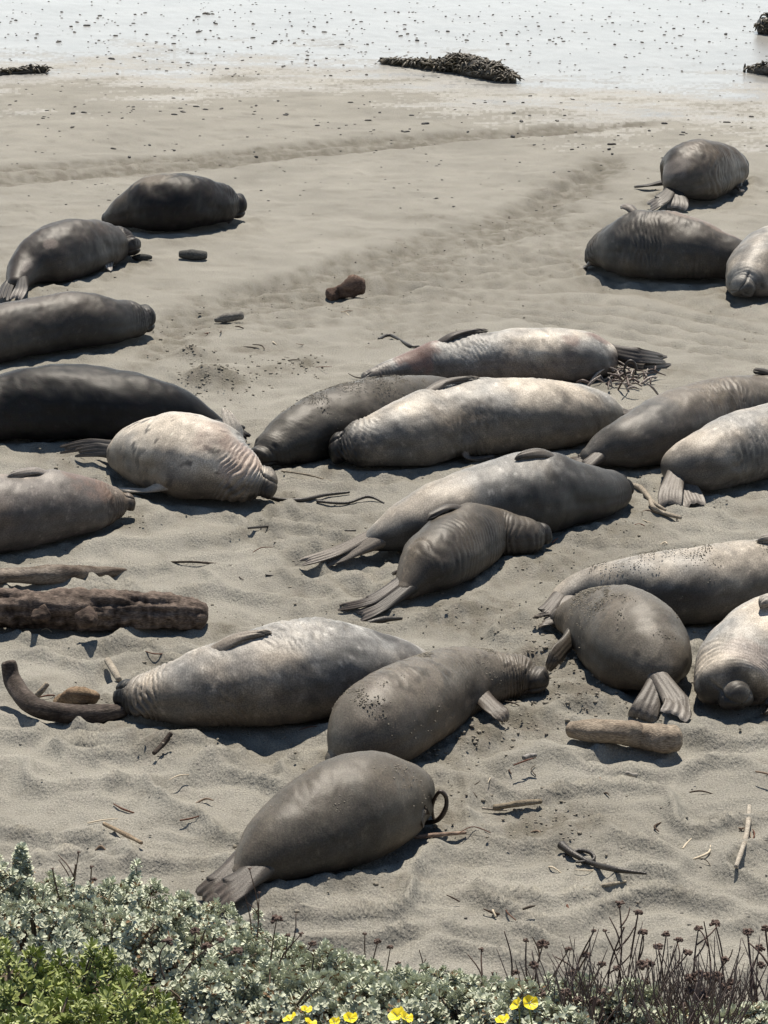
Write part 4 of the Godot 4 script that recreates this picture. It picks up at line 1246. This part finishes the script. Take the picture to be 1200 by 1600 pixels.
func build_bluff() -> void:
	var b := Buf.new()
	var zs := [40.0, 15.0, 4.0, 0.0, -1.0, -2.5, -3.6]
	var z := -4.0
	while z > -9.6:
		zs.append(z)
		z -= 0.07
	var xs := [-60.0, -20.0, -8.0, -4.5]
	for k in 75:
		xs.append(-3.0 + k * 6.0 / 74.0)
	xs.append_array([4.5, 8.0, 20.0, 60.0])
	for zz in zs:
		for x in xs:
			b.v.append(Vector3(x, bluff_y(x, zz), zz))
			var t := 0.8 + 0.4 * n_mid.get_noise_2d(x * 9.0, zz * 9.0)
			b.c.append(Color(0.15 * t, 0.12 * t, 0.085 * t))
	b.grid(0, zs.size(), xs.size(), false, true)
	var o := top(b.mesh(), "bluff_terrain", M.soil)
	o.set_meta("kind", "structure")

func leaf_into(b: Buf, at: Vector3, d: Vector3, up: Vector3, l: float, w: float, col: Color, bend: float) -> void:
	var side := d.cross(up).normalized()
	var n := side.cross(d).normalized()
	var base := b.v.size()
	b.v.append_array([at, at + d * l * 0.45 + side * w * 0.62 + n * bend * 0.3, at + d * l * 0.5 - n * w * 0.22, at + d * l * 0.45 - side * w * 0.62 + n * bend * 0.3,
		at + d * l * 0.8 + side * w * 0.72 - n * bend * 0.2, at + d * l * 0.8 - side * w * 0.72 - n * bend * 0.2, at + d * l - n * bend])
	for k in 7:
		b.c.append(col)
	b.i.append_array([base, base + 2, base + 1, base, base + 3, base + 2, base + 1, base + 2, base + 4, base + 2, base + 3, base + 5, base + 2, base + 6, base + 4, base + 2, base + 5, base + 6])

func rosette(kind: int) -> ArrayMesh:
	var b := Buf.new()
	var n := 15 if kind < 4 else 11
	for k in n:
		var f := float(k) / n
		var a := k * 2.4 + rng.randf_range(-0.3, 0.3)
		var tilt := lerpf(1.25, 0.15, f) + rng.randf_range(-0.15, 0.15)
		var d := Vector3(cos(a) * cos(tilt), sin(tilt), sin(a) * cos(tilt))
		d = Vector3(cos(a) * sin(lerpf(0.25, 1.45, 1.0 - f)), cos(lerpf(0.25, 1.45, 1.0 - f)), sin(a) * sin(lerpf(0.25, 1.45, 1.0 - f)))
		var col: Color
		if kind < 4:
			var v := rng.randf_range(0.75, 1.15)
			col = Color(0.51 * v, 0.54 * v, 0.43 * v)
			if rng.randf() < 0.05:
				col = Color(0.17, 0.11, 0.065)
			leaf_into(b, d * 0.002 + Vector3(0, f * 0.012, 0), d, Vector3.UP, rng.randf_range(0.016, 0.025), rng.randf_range(0.007, 0.010), col, rng.randf_range(0.001, 0.005))
		else:
			var v := rng.randf_range(0.7, 1.25)
			col = Color(0.19 * v, 0.235 * v, 0.075 * v).lerp(Color(0.40, 0.42, 0.14), rng.randf() * 0.5)
			leaf_into(b, d * 0.002 + Vector3(0, f * 0.015, 0), d, Vector3.UP, rng.randf_range(0.028, 0.045), rng.randf_range(0.008, 0.012), col, rng.randf_range(0.001, 0.007))
	return b.mesh()

var grain_x := 1.0
var rosettes := []
var seals := []

func shrub(at: Vector3, rad: float, hgt: float, n: int, green: bool, called: String, label: String, group: String) -> void:
	var h := holder(called, at)
	var st := SurfaceTool.new()
	var stems := Buf.new()
	var first := true
	for k in int(n * 1.6):
		var a := rng.randf() * TAU
		var f := sqrt(rng.randf())
		var el := rng.randf_range(0.0, 1.0)
		var rr := rad * f
		var shell := sqrt(maxf(0.0, 1.0 - f * f))
		var lump := 1.0 + 1.1 * n_mid.get_noise_3d((at.x + cos(a) * rr) * 38.0, at.y * 5.0, (at.z + sin(a) * rr) * 38.0)
		var p := Vector3(cos(a) * rr, hgt * shell * lump * (1.0 - 0.45 * el * el * el), sin(a) * rr)
		var out := (Vector3(p.x * 0.9, hgt * 0.9, p.z * 0.9).normalized() + Vector3(rng.randf_range(-0.4, 0.4), rng.randf_range(-0.1, 0.5), rng.randf_range(-0.4, 0.4))).normalized()
		var bas := Basis(Quaternion(Vector3.UP, out)) * Basis(Vector3.UP, rng.randf() * TAU)
		var s := rng.randf_range(0.5, 0.9) if not green else rng.randf_range(0.34, 0.66)
		var which := (4 + rng.randi() % 3) if green else rng.randi() % 4
		st.append_from(rosettes[which], 0, Transform3D(bas.scaled(Vector3.ONE * s), p))
		if k % 5 == 0:
			limb(stems, [Vector3(p.x * 0.25, -0.03, p.z * 0.25), p * 0.6, p], [0.0035, 0.003, 0.002], 5, 4, 0.2, Color(0.10, 0.075, 0.055), Color(0.2, 0.16, 0.12), 12.0)
	var fo := part(st.commit(), "foliage", M.green if green else M.leaf, h)
	fo.set_meta("kind", "stuff")
	var so := part(stems.mesh(), "stems", M.twig, h)
	so.set_meta("kind", "stuff")
	tag(h, label, "shrub", group)

func seed_head_mesh() -> ArrayMesh:
	var b := Buf.new()
	for k in 26:
		var a := rng.randf() * TAU
		var e := rng.randf_range(-0.15, 1.2)
		var d := Vector3(cos(a) * cos(e), sin(e) * 0.75, sin(a) * cos(e))
		var v := rng.randf_range(0.6, 1.5)
		var c := Color(0.07 * v, 0.05 * v, 0.042 * v)
		var r := rng.randf_range(0.003, 0.0055)
		limb(b, [d * 0.004, d * rng.randf_range(0.011, 0.019)], [r * 0.5, r], 5, 2, 0.5, c, c * 1.6, 40.0)
	return b.mesh()

func dry_plant(z: float, base: Array, heads: Array, label: String, hm: Array, thick: float = 0.004) -> void:
	var bp := at_z(base[0], base[1], z)
	bp.y = bluff_y(bp.x, z) - 0.01
	var h := holder("dried_flower_stalk", bp)
	for q in heads:
		var tp := at_z(q[0], q[1], z + rng.randf_range(-0.12, 0.12)) - bp
		var mid := tp * 0.5 + Vector3(rng.randf_range(-0.03, 0.03), 0.02, rng.randf_range(-0.03, 0.03))
		var b := Buf.new()
		var st0 := Vector3(rng.randf_range(-0.02, 0.02), -0.02, rng.randf_range(-0.02, 0.02))
		limb(b, [st0, mid, tp], [thick * 0.8, thick * 0.65, thick * 0.42], 6, 12, 0.25, Color(0.055, 0.036, 0.03), Color(0.14, 0.10, 0.085), 30.0)
		if q.size() > 3:       # side twigs
			for w in int(q[3]):
				var f := rng.randf_range(0.45, 0.85)
				var p0 := mid.lerp(tp, (f - 0.5) * 2.0) if f > 0.5 else mid
				var p1 := p0 + Vector3(rng.randf_range(-0.06, 0.06), rng.randf_range(0.04, 0.09), rng.randf_range(-0.04, 0.04))
				limb(b, [p0, p0.lerp(p1, 0.5) + Vector3(0.006, 0, 0), p1], [thick * 0.6, thick * 0.5, thick * 0.35], 5, 5, 0.2, Color(0.055, 0.036, 0.03), Color(0.14, 0.10, 0.085), 30.0)
		var so := part(b.mesh(), "stalk", M.twig, h)
		if q[2] > 0.0:
			var sh := part(hm[rng.randi() % hm.size()], "seed_head", M.twig, so)
			sh.position = tp
			sh.scale = Vector3.ONE * float(q[2]) * 0.8
			sh.rotation.y = rng.randf() * TAU
	tag(h, label, "dried plant", "dried flower stalks along the bluff edge")

func flower(px: float, py: float, z: float, face: Vector3, size: float, label: String) -> void:
	var p := at_z(px, py, z)
	var gy := bluff_y(p.x, z)
	var h := holder("yellow_flower", Vector3(p.x, gy, z))
	var c := p - h.position
	var b := Buf.new()
	limb(b, [Vector3(0, -0.02, 0), c * 0.5 + Vector3(0.008, 0, 0), c - face * size * 0.55], [0.0016, 0.0015, 0.0018], 6, 8, 0.1, Color(0.13, 0.2, 0.05), Color(0.2, 0.24, 0.07))
	part(b.mesh(), "stem", M.green, h)
	b = Buf.new()
	limb(b, [c - face * size * 0.62, c - face * size * 0.3], [0.0022, 0.0035], 8, 3, 0.1, Color(0.13, 0.2, 0.05), Color(0.2, 0.24, 0.07))
	part(b.mesh(), "calyx", M.green, h)
	var u := face.cross(Vector3.RIGHT).normalized()
	var v := face.cross(u).normalized()
	for k in 5:
		b = Buf.new()
		var rows := 7
		var cols := 7
		for r in rows:
			for q in cols:
				var f := float(r) / (rows - 1)
				var s := -1.0 + 2.0 * q / (cols - 1)
				var a := TAU * k / 5.0 + s * (0.32 + 0.42 * f) * (1.0 - 0.12 * f * f)
				var notch := 1.0 - 0.10 * f * (1.0 - absf(s)) - 0.12 * f * s * s
				var rad := size * (0.10 + 0.90 * pow(f, 1.25)) * notch
				var dep := size * (-0.42 + 0.50 * pow(f, 0.75)) + 0.0012 * k + 0.0016 * sin(s * 3.0) * f
				b.v.append(c + (u * cos(a) + v * sin(a)) * rad + face * dep)
				var n := 1.0 + 0.12 * n_fine.get_noise_3d(s * 9.0, f * 9.0, k * 7.0)
				b.c.append(Color(0.78 * n, 0.64 * n, 0.02))
		b.grid(0, rows, cols, false, false)
		part(b.mesh(), "petal", M.petal, h)
	tag(h, label, "flower", "yellow flowers among the bluff shrubs")

func plants() -> void:
	for k in 7:
		rosettes.append(rosette(k))
	var hm := []
	for k in 4:
		hm.append(seed_head_mesh())
	# silvery shrubs: [px, distance z, radius, height, rosettes]
	var sil := "low silvery grey-leaved shrub in the mat along the bluff edge"
	var grp := "silvery shrubs on the bluff edge"
	for q in [
		[-90, -6.4, 0.26, 0.22, 330], [40, -6.5, 0.20, 0.13, 260], [130, -6.4, 0.22, 0.13, 300], [215, -6.4, 0.20, 0.13, 280], [300, -6.5, 0.20, 0.14, 280], [378, -6.45, 0.17, 0.14, 240],
		[60, -6.0, 0.24, 0.12, 320], [180, -5.9, 0.24, 0.13, 320], [290, -5.9, 0.24, 0.13, 320], [390, -5.9, 0.22, 0.13, 300], [455, -6.2, 0.15, 0.10, 170], [480, -5.8, 0.2, 0.11, 260],
		[330, -5.3, 0.2, 0.10, 260], [420, -5.3, 0.2, 0.11, 260], [560, -6.0, 0.18, 0.10, 230], [640, -6.0, 0.18, 0.10, 230], [540, -5.4, 0.2, 0.09, 260], [640, -5.4, 0.2, 0.10, 260],
		[715, -5.9, 0.16, 0.10, 200], [735, -5.3, 0.17, 0.09, 210], [830, -5.7, 0.17, 0.08, 210], [900, -5.6, 0.18, 0.09, 220], [985, -5.6, 0.17, 0.09, 200], [830, -5.1, 0.15, 0.08, 170], [1085, -5.5, 0.13, 0.07, 120], [1190, -5.4, 0.12, 0.06, 100]]:
		var p := at_z(q[0], 1500, q[1])
		shrub(Vector3(p.x, bluff_y(p.x, q[1]) - 0.01, q[1]), q[2], q[3], q[4], false, "silvery_shrub", sil, grp)
	var pa := at_z(20, 1400, -6.6)
	shrub(Vector3(pa.x, bluff_y(pa.x, -6.55), -6.55), 0.085, 0.33, 290, false, "silvery_shrub", "tallest upright silvery shrub rising against the sand beside bare twigs", grp)
	pa = at_z(-30, 1400, -6.6)
	shrub(Vector3(pa.x, bluff_y(pa.x, -6.55), -6.55), 0.11, 0.31, 300, false, "silvery_shrub", "silvery shrub standing behind the tallest upright one", grp)
	pa = at_z(228, 1400, -6.6)
	shrub(Vector3(pa.x, bluff_y(pa.x, -6.55), -6.55), 0.075, 0.25, 220, false, "silvery_shrub", "round upright silvery-green tuft standing above the shrub mat", grp)
	for q in [[15, -5.0, 0.17, 0.13, 220, "bright green leafy shrub below the silvery mat, the yellowest leaves"], [110, -5.1, 0.14, 0.12, 170, "bright green leafy shrub beside the yellowest one"], [195, -4.9, 0.12, 0.10, 120, "green leafy shrub reaching in front of the silvery mat"], [70, -4.6, 0.15, 0.09, 130, "low green leafy shrub with upright leaf tufts in front of the others"]]:
		var p := at_z(q[0], 1560, q[1])
		shrub(Vector3(p.x, bluff_y(p.x, q[1]) - 0.01, q[1]), q[2], q[3], q[4], true, "green_shrub", q[5], "green leafy shrubs on the bluff")
	# dried stalks: base pixel, heads [px, py, head size, side twigs]
	dry_plant(-6.0, [960, 1600], [[968, 1413, 1.0, 2], [997, 1427, 0.9], [945, 1455, 0.5], [1005, 1458, 1.0, 1], [975, 1450, 0.3, 2]], "tallest dried stalk with brown seed heads, branched, beside the sand", hm, 0.0042)
	dry_plant(-5.9, [1010, 1610], [[1041, 1461, 0.9], [1028, 1480, 1.0], [1060, 1470, 0.9], [1013, 1508, 1.2], [1075, 1490, 1.0, 1]], "dried stalk cluster with wide brown seed heads leaning from bare stems", hm)
	dry_plant(-5.9, [1110, 1620], [[1091, 1451, 0.9, 2], [1118, 1444, 1.1, 1], [1100, 1440, 0.0, 1], [1132, 1500, 0.8]], "dried stalk with a flat seed head above grey dead twigs", hm)
	dry_plant(-5.8, [1190, 1640], [[1168, 1457, 1.1], [1196, 1452, 0.9, 2], [1188, 1482, 1.0], [1215, 1440, 0.8]], "dried stalk with thick arching stem at the end of the bluff edge", hm, 0.0055)
	dry_plant(-5.8, [855, 1610], [[848, 1477, 1.2, 1], [822, 1470, 0.6], [888, 1484, 0.7], [830, 1530, 0.7]], "dried stalk with one broad flat seed head beside the pair of yellow flowers", hm)
	dry_plant(-5.8, [905, 1610], [[916, 1494, 1.0], [893, 1522, 1.0], [928, 1455, 0.5, 2], [940, 1508, 0.9]], "dried stalk with drooping seed heads between broad one and the tallest", hm)
	dry_plant(-6.0, [790, 1590], [[788, 1455, 0.0], [752, 1484, 0.6, 1], [772, 1522, 0.6], [806, 1520, 0.7]], "bare brown stalks beside the open sand", hm)
	dry_plant(-6.2, [585, 1540], [[570, 1460, 0.5], [590, 1472, 0.8], [610, 1481, 0.7], [622, 1506, 0.6]], "three short dried stalks rising from the middle of the mat", hm, 0.0032)
	dry_plant(-6.2, [640, 1530], [[655, 1484, 0.0], [666, 1498, 0.0, 1]], "two bare twigs sticking up from the middle of the mat", hm, 0.003)
	dry_plant(-6.5, [110, 1410], [[123, 1332, 0.4, 1], [143, 1355, 0.5], [82, 1358, 0.4], [118, 1352, 0.3, 1], [147, 1375, 0.6]], "bare branched twigs standing against the sand by the tallest silvery shrub", hm, 0.0038)
	dry_plant(-6.4, [388, 1440], [[390, 1358, 0.4], [405, 1395, 0.4, 1], [383, 1400, 0.0]], "thin dried twig in front of the large seal's hind flippers", hm, 0.003)
	dry_plant(-6.0, [430, 1540], [[432, 1437, 1.2], [470, 1460, 0.6, 1], [488, 1475, 0.8], [450, 1462, 0.6]], "red-brown dried flower stalk at the drop of the shrub mat", hm, 0.0035)
	dry_plant(-5.3, [215, 1600], [[210, 1524, 1.3], [232, 1556, 2.0], [253, 1578, 1.0]], "brown domed seed heads rising out of the green shrubs", hm, 0.0032)
	dry_plant(-5.6, [270, 1560], [[262, 1472, 1.1], [305, 1456, 0.9], [322, 1480, 1.0], [372, 1488, 1.2], [345, 1470, 0.8]], "purple-brown seed heads among the silvery leaves", hm, 0.0032)
	# the dead twiggy thicket
	for q in [[1050, -5.7, 110], [1130, -5.7, 110], [960, -5.6, 80], [880, -5.5, 50], [1195, -5.6, 90], [1090, -5.4, 80]]:
		var z: float = q[1]
		var p := at_z(q[0], 1580, z)
		var base := Vector3(p.x, bluff_y(p.x, z) - 0.02, z)
		var h := holder("dead_bush", base)
		for k in 7:
			var b := Buf.new()
			for w in int(q[2]) / 7:
				var a := Vector3(rng.randf_range(-0.09, 0.09), 0, rng.randf_range(-0.12, 0.12))
				var e := a + Vector3(rng.randf_range(-0.10, 0.10), rng.randf_range(0.08, 0.26), rng.randf_range(-0.08, 0.08))
				limb(b, [a, a.lerp(e, 0.5) + Vector3(rng.randf_range(-0.015, 0.015), 0, 0), e], [0.0022, 0.0018, 0.001], 5, 6, 0.3, Color(0.07, 0.05, 0.045), Color(0.19, 0.155, 0.14), 30.0)
			part(b.mesh(), "twigs", M.twig, h).set_meta("kind", "stuff")
			if k % 2 == 0:
				var sh := part(hm[k % 4], "seed_head", M.twig, h)
				sh.position = Vector3(rng.randf_range(-0.1, 0.1), rng.randf_range(0.12, 0.19), rng.randf_range(-0.1, 0.1))
				sh.scale = Vector3.ONE * rng.randf_range(0.6, 1.0)
		tag(h, "leafless grey-brown thicket of fine dead twigs below the dried stalks", "dead bush", "dead twig thickets on the bluff edge")
	# flowers
	flower(453, 1592, -4.55, Vector3(-0.3, 0.9, 0.0).normalized(), 0.016, "small yellow flower, outermost of the cluster of three")
	flower(478, 1578, -4.6, Vector3(0.3, 0.9, 0.1).normalized(), 0.013, "half-closed yellow flower standing highest in the cluster of three")
	flower(484, 1598, -4.5, Vector3(0.5, 0.8, -0.05).normalized(), 0.015, "yellow flower lowest in the cluster of three")
	flower(523, 1597, -4.5, Vector3(0.0, 0.9, 0.4).normalized(), 0.012, "tiny yellow flower between the cluster of three and the fuller bloom")
	flower(547, 1591, -4.55, Vector3(0.15, 0.85, 0.3).normalized(), 0.016, "yellow flower next to the tiny one")
	flower(620, 1586, -4.6, Vector3(-0.35, 0.8, 0.25).normalized(), 0.020, "wide open yellow flower, larger of the touching pair in the silvery leaves")
	flower(634, 1590, -4.57, Vector3(0.5, 0.75, 0.2).normalized(), 0.016, "yellow flower, smaller of the touching pair in the silvery leaves")
	flower(785, 1594, -4.55, Vector3(-0.1, 0.9, 0.1).normalized(), 0.016, "low yellow flower alone before the dried stalks")
	flower(807, 1570, -4.65, Vector3(-0.6, 0.7, 0.2).normalized(), 0.016, "yellow flower seen half sideways in the upper pair by the dried stalks")
	flower(828, 1567, -4.65, Vector3(0.25, 0.65, 0.5).normalized(), 0.018, "yellow flower facing outward in the upper pair by the dried stalks")

# ---------------------------------------------------------------- scene
func _ready() -> void:
	rng.seed = 4711
	var cam := Camera3D.new()
	cam.name = "camera"
	cam.position = Vector3(0, EYE, 0)
	cam.rotation.x = -pitch
	cam.fov = rad_to_deg(2.0 * atan(800.0 / FOCAL))
	cam.near = 0.1
	cam.far = 1500.0
	add_child(cam)
	cam.current = true
	var env := Environment.new()
	env.background_mode = Environment.BG_SKY
	var sky := Sky.new()
	var sm := ProceduralSkyMaterial.new()
	sm.sky_top_color = Color(0.20, 0.265, 0.35)
	sm.sky_horizon_color = Color(0.97, 1.0, 1.0)
	sm.sky_curve = 0.10
	sm.sky_energy_multiplier = 1.5
	sm.ground_horizon_color = Color(0.6, 0.58, 0.54)
	sm.ground_bottom_color = Color(0.35, 0.32, 0.28)
	sm.sun_angle_max = 1.0
	sky.sky_material = sm
	env.sky = sky
	env.tonemap_mode = Environment.TONE_MAPPER_LINEAR
	env.tonemap_exposure = 1.54
	env.sdfgi_enabled = true
	env.ssao_enabled = true
	env.ssil_enabled = true
	var we := WorldEnvironment.new()
	we.name = "world_environment"
	we.environment = env
	add_child(we)
	var sun := DirectionalLight3D.new()
	sun.name = "sun"
	sun.light_energy = 1.6
	sun.light_color = Color(1.0, 0.96, 0.90)
	sun.light_angular_distance = 0.5
	sun.shadow_enabled = true
	add_child(sun)
	var el := deg_to_rad(65.0)
	var az := deg_to_rad(3.0)
	sun.look_at_from_position(Vector3(sin(az) * cos(el), sin(el), -cos(az) * cos(el)) * 50.0, Vector3.ZERO)

	n_low.seed = 3
	n_low.frequency = 0.05
	n_low.fractal_octaves = 2
	n_mid.seed = 5
	n_mid.frequency = 0.25
	n_mid.fractal_octaves = 3
	n_ridge.seed = 9
	n_ridge.frequency = 0.16
	n_ridge.fractal_octaves = 1
	n_cell.seed = 21
	n_cell.noise_type = FastNoiseLite.TYPE_CELLULAR
	n_cell.frequency = 0.8
	n_cell.fractal_type = FastNoiseLite.FRACTAL_NONE
	n_fine.seed = 31
	n_fine.frequency = 0.5
	n_fine.fractal_octaves = 4
	n_mott.seed = 41
	n_mott.frequency = 0.45
	n_mott.fractal_octaves = 3
	make_materials()

	near_seal.resize(MW * MH)
	near_seal.fill(0.6)
	bump.resize(MW * MH)
	churn.resize(MW * MH)
	var specs := seal_specs()
	seals = specs
	for sp in specs:
		var b: Body = sp.body
		for k in range(0, b.c.size(), 6):
			var c: Vector3 = b.c[k]
			stamp_seal(c.x, c.z, b.r[k] * 0.9)
	ground_marks()
	for k in near_seal.size():        # sand scuffed by the bodies themselves
		var d := near_seal[k]
		if d > -0.05 and d < 0.5:
			var e := clampf(0.35 + 1.5 * n_mid.get_noise_2d((k % MW) * 0.5, (k / MW) * 0.5), 0.0, 0.7)
			churn[k] = maxf(churn[k], e * (1.0 - d / 0.5))
	build_beach()
	build_bluff()
	for sp in specs:
		seal(sp)
	driftwood()
	small_stuff()
	plants()
	print("built")

func ground_marks() -> void:
	# wheel-like drag lines across the upper beach
	track([[-80, 292], [150, 270], [350, 252], [560, 230], [760, 213], [900, 200], [1000, 190]], 0.30, 0.05, 1.0, 0.1)
	track([[-80, 272], [150, 256], [350, 240], [560, 220], [760, 206]], 0.2, 0.04, 0.8, 0.1)
	# trails left by seals
	track([[250, 520], [420, 448], [600, 410], [780, 350], [880, 300], [960, 250]], 0.28, 0.05, 0.7, 0.25)
	track([[300, 470], [480, 430], [680, 395], [860, 360], [930, 345]], 0.2, 0.05, 0.6, 0.2)
	track([[560, 470], [760, 420], [920, 400]], 0.2, 0.08, 0.55, 0.2)
	track([[430, 470], [640, 440], [820, 445], [1000, 450], [1180, 500]], 0.25, 0.07, 0.5, 0.3)
	for k in 9:
		stamp(830 + k * 14, 312 - k * 7, 0.14, 0.12, 0.06 if k % 2 == 0 else -0.06, 0.1)
	for k in 5:
		var o := k * 7.0
		track([[-80, 268 + o], [150, 252 + o * 0.9], [350, 236 + o * 0.8], [560, 217 + o * 0.6], [760, 203 + o * 0.5], [940, 192 + o * 0.4]], 0.09, 0.045, 0.9, 0.12)
	for k in 6:
		var o := -14.0 + k * 9.0
		track([[230, 530 + o], [400, 456 + o], [600, 408 + o], [780, 352 + o], [880, 304 + o * 0.8], [965, 252 + o * 0.5]], 0.10, 0.05, 0.8, 0.3)
	for k in 5:
		var o := k * 12.0
		track([[420, 470 + o], [600, 436 + o * 0.8], [760, 405 + o], [900, 372 + o], [1000, 330 + o]], 0.09, 0.06, 0.55, 0.35)
	for k in 4:
		var o := k * 16.0
		track([[560, 490 + o], [760, 462 + o * 0.5], [960, 470 + o], [1200, 520 + o]], 0.09, 0.05, 0.5, 0.35)
	for k in 5:
		var o := k * 22.0
		track([[380, 740 + o], [480, 790 + o], [600, 800 + o * 1.5], [430, 880 + o]], 0.08, 0.05, 0.45, 0.3)
	# dug mounds and hollows
	stamp(325, 590, 0.28, 0.30, 0.16, 1.0)
	stamp(300, 556, 0.16, 0.2, 0.10, 0.9)
	stamp(360, 600, 0.2, 0.3, 0.05, 0.9)
	stamp(430, 580, 0.3, 0.3, 0.03, 0.6)
	stamp(480, 570, 0.2, 0.3, 0.03, 0.7)
	stamp(900, 1030, 0.35, 0.5, 0.05, 1.0)
	stamp(830, 1030, 0.25, 0.3, -0.05, 1.0)
	stamp(900, 1090, 0.35, 0.3, 0.08, 0.9)
	stamp(820, 1130, 0.3, 0.3, 0.04, 0.9)
	stamp(740, 1150, 0.35, 0.3, 0.06, 0.8)
	stamp(740, 960, 0.6, 0.5, 0.02, 0.7)
	stamp(860, 880, 0.6, 0.5, 0.02, 0.6)
	stamp(960, 830, 0.5, 0.5, 0.02, 0.6)
	stamp(240, 1160, 0.25, 0.3, 0.04, 0.6)
	stamp(300, 1185, 0.35, 0.25, 0.09, 0.1)
	stamp(400, 1170, 0.3, 0.25, -0.06, 0.4)
	stamp(860, 1280, 0.45, 0.4, 0.0, 0.8)
	stamp(640, 1150, 0.2, 0.2, 0.05, 0.6)
	stamp(700, 1240, 0.3, 0.3, 0.0, 0.6)
	stamp(100, 720, 0.4, 0.4, 0.0, 0.6)
	stamp(1000, 1200, 0.35, 0.3, -0.07, 0.1)
	stamp(280, 960, 0.5, 0.3, 0.0, 0.3)
	stamp(150, 1000, 0.6, 0.3, -0.04, 0.0)
	stamp(120, 925, 0.7, 0.25, 0.05, 0.0)
	stamp(970, 760, 0.3, 0.4, 0.0, 0.5)
	stamp(600, 1400, 0.4, 0.22, 0.06, 0.0)
	stamp(430, 1400, 0.3, 0.2, 0.07, 0.0)
	stamp(560, 1440, 0.4, 0.2, 0.05, 0.0)
	stamp(950, 1330, 0.5, 0.25, 0.05, 0.2)
	stamp(1120, 1400, 0.35, 0.2, 0.05, 0.0)
	# scuffs of bodies and flippers
	for k in 170:
		var px := rng.randf_range(-40, 1240)
		var py := rng.randf_range(300, 1120)
		var a := rng.randf_range(0.08, 0.25)
		stamp(px, py, a * rng.randf_range(1.0, 2.2), a, rng.randf_range(-0.035, 0.03), rng.randf_range(0.1, 0.6))
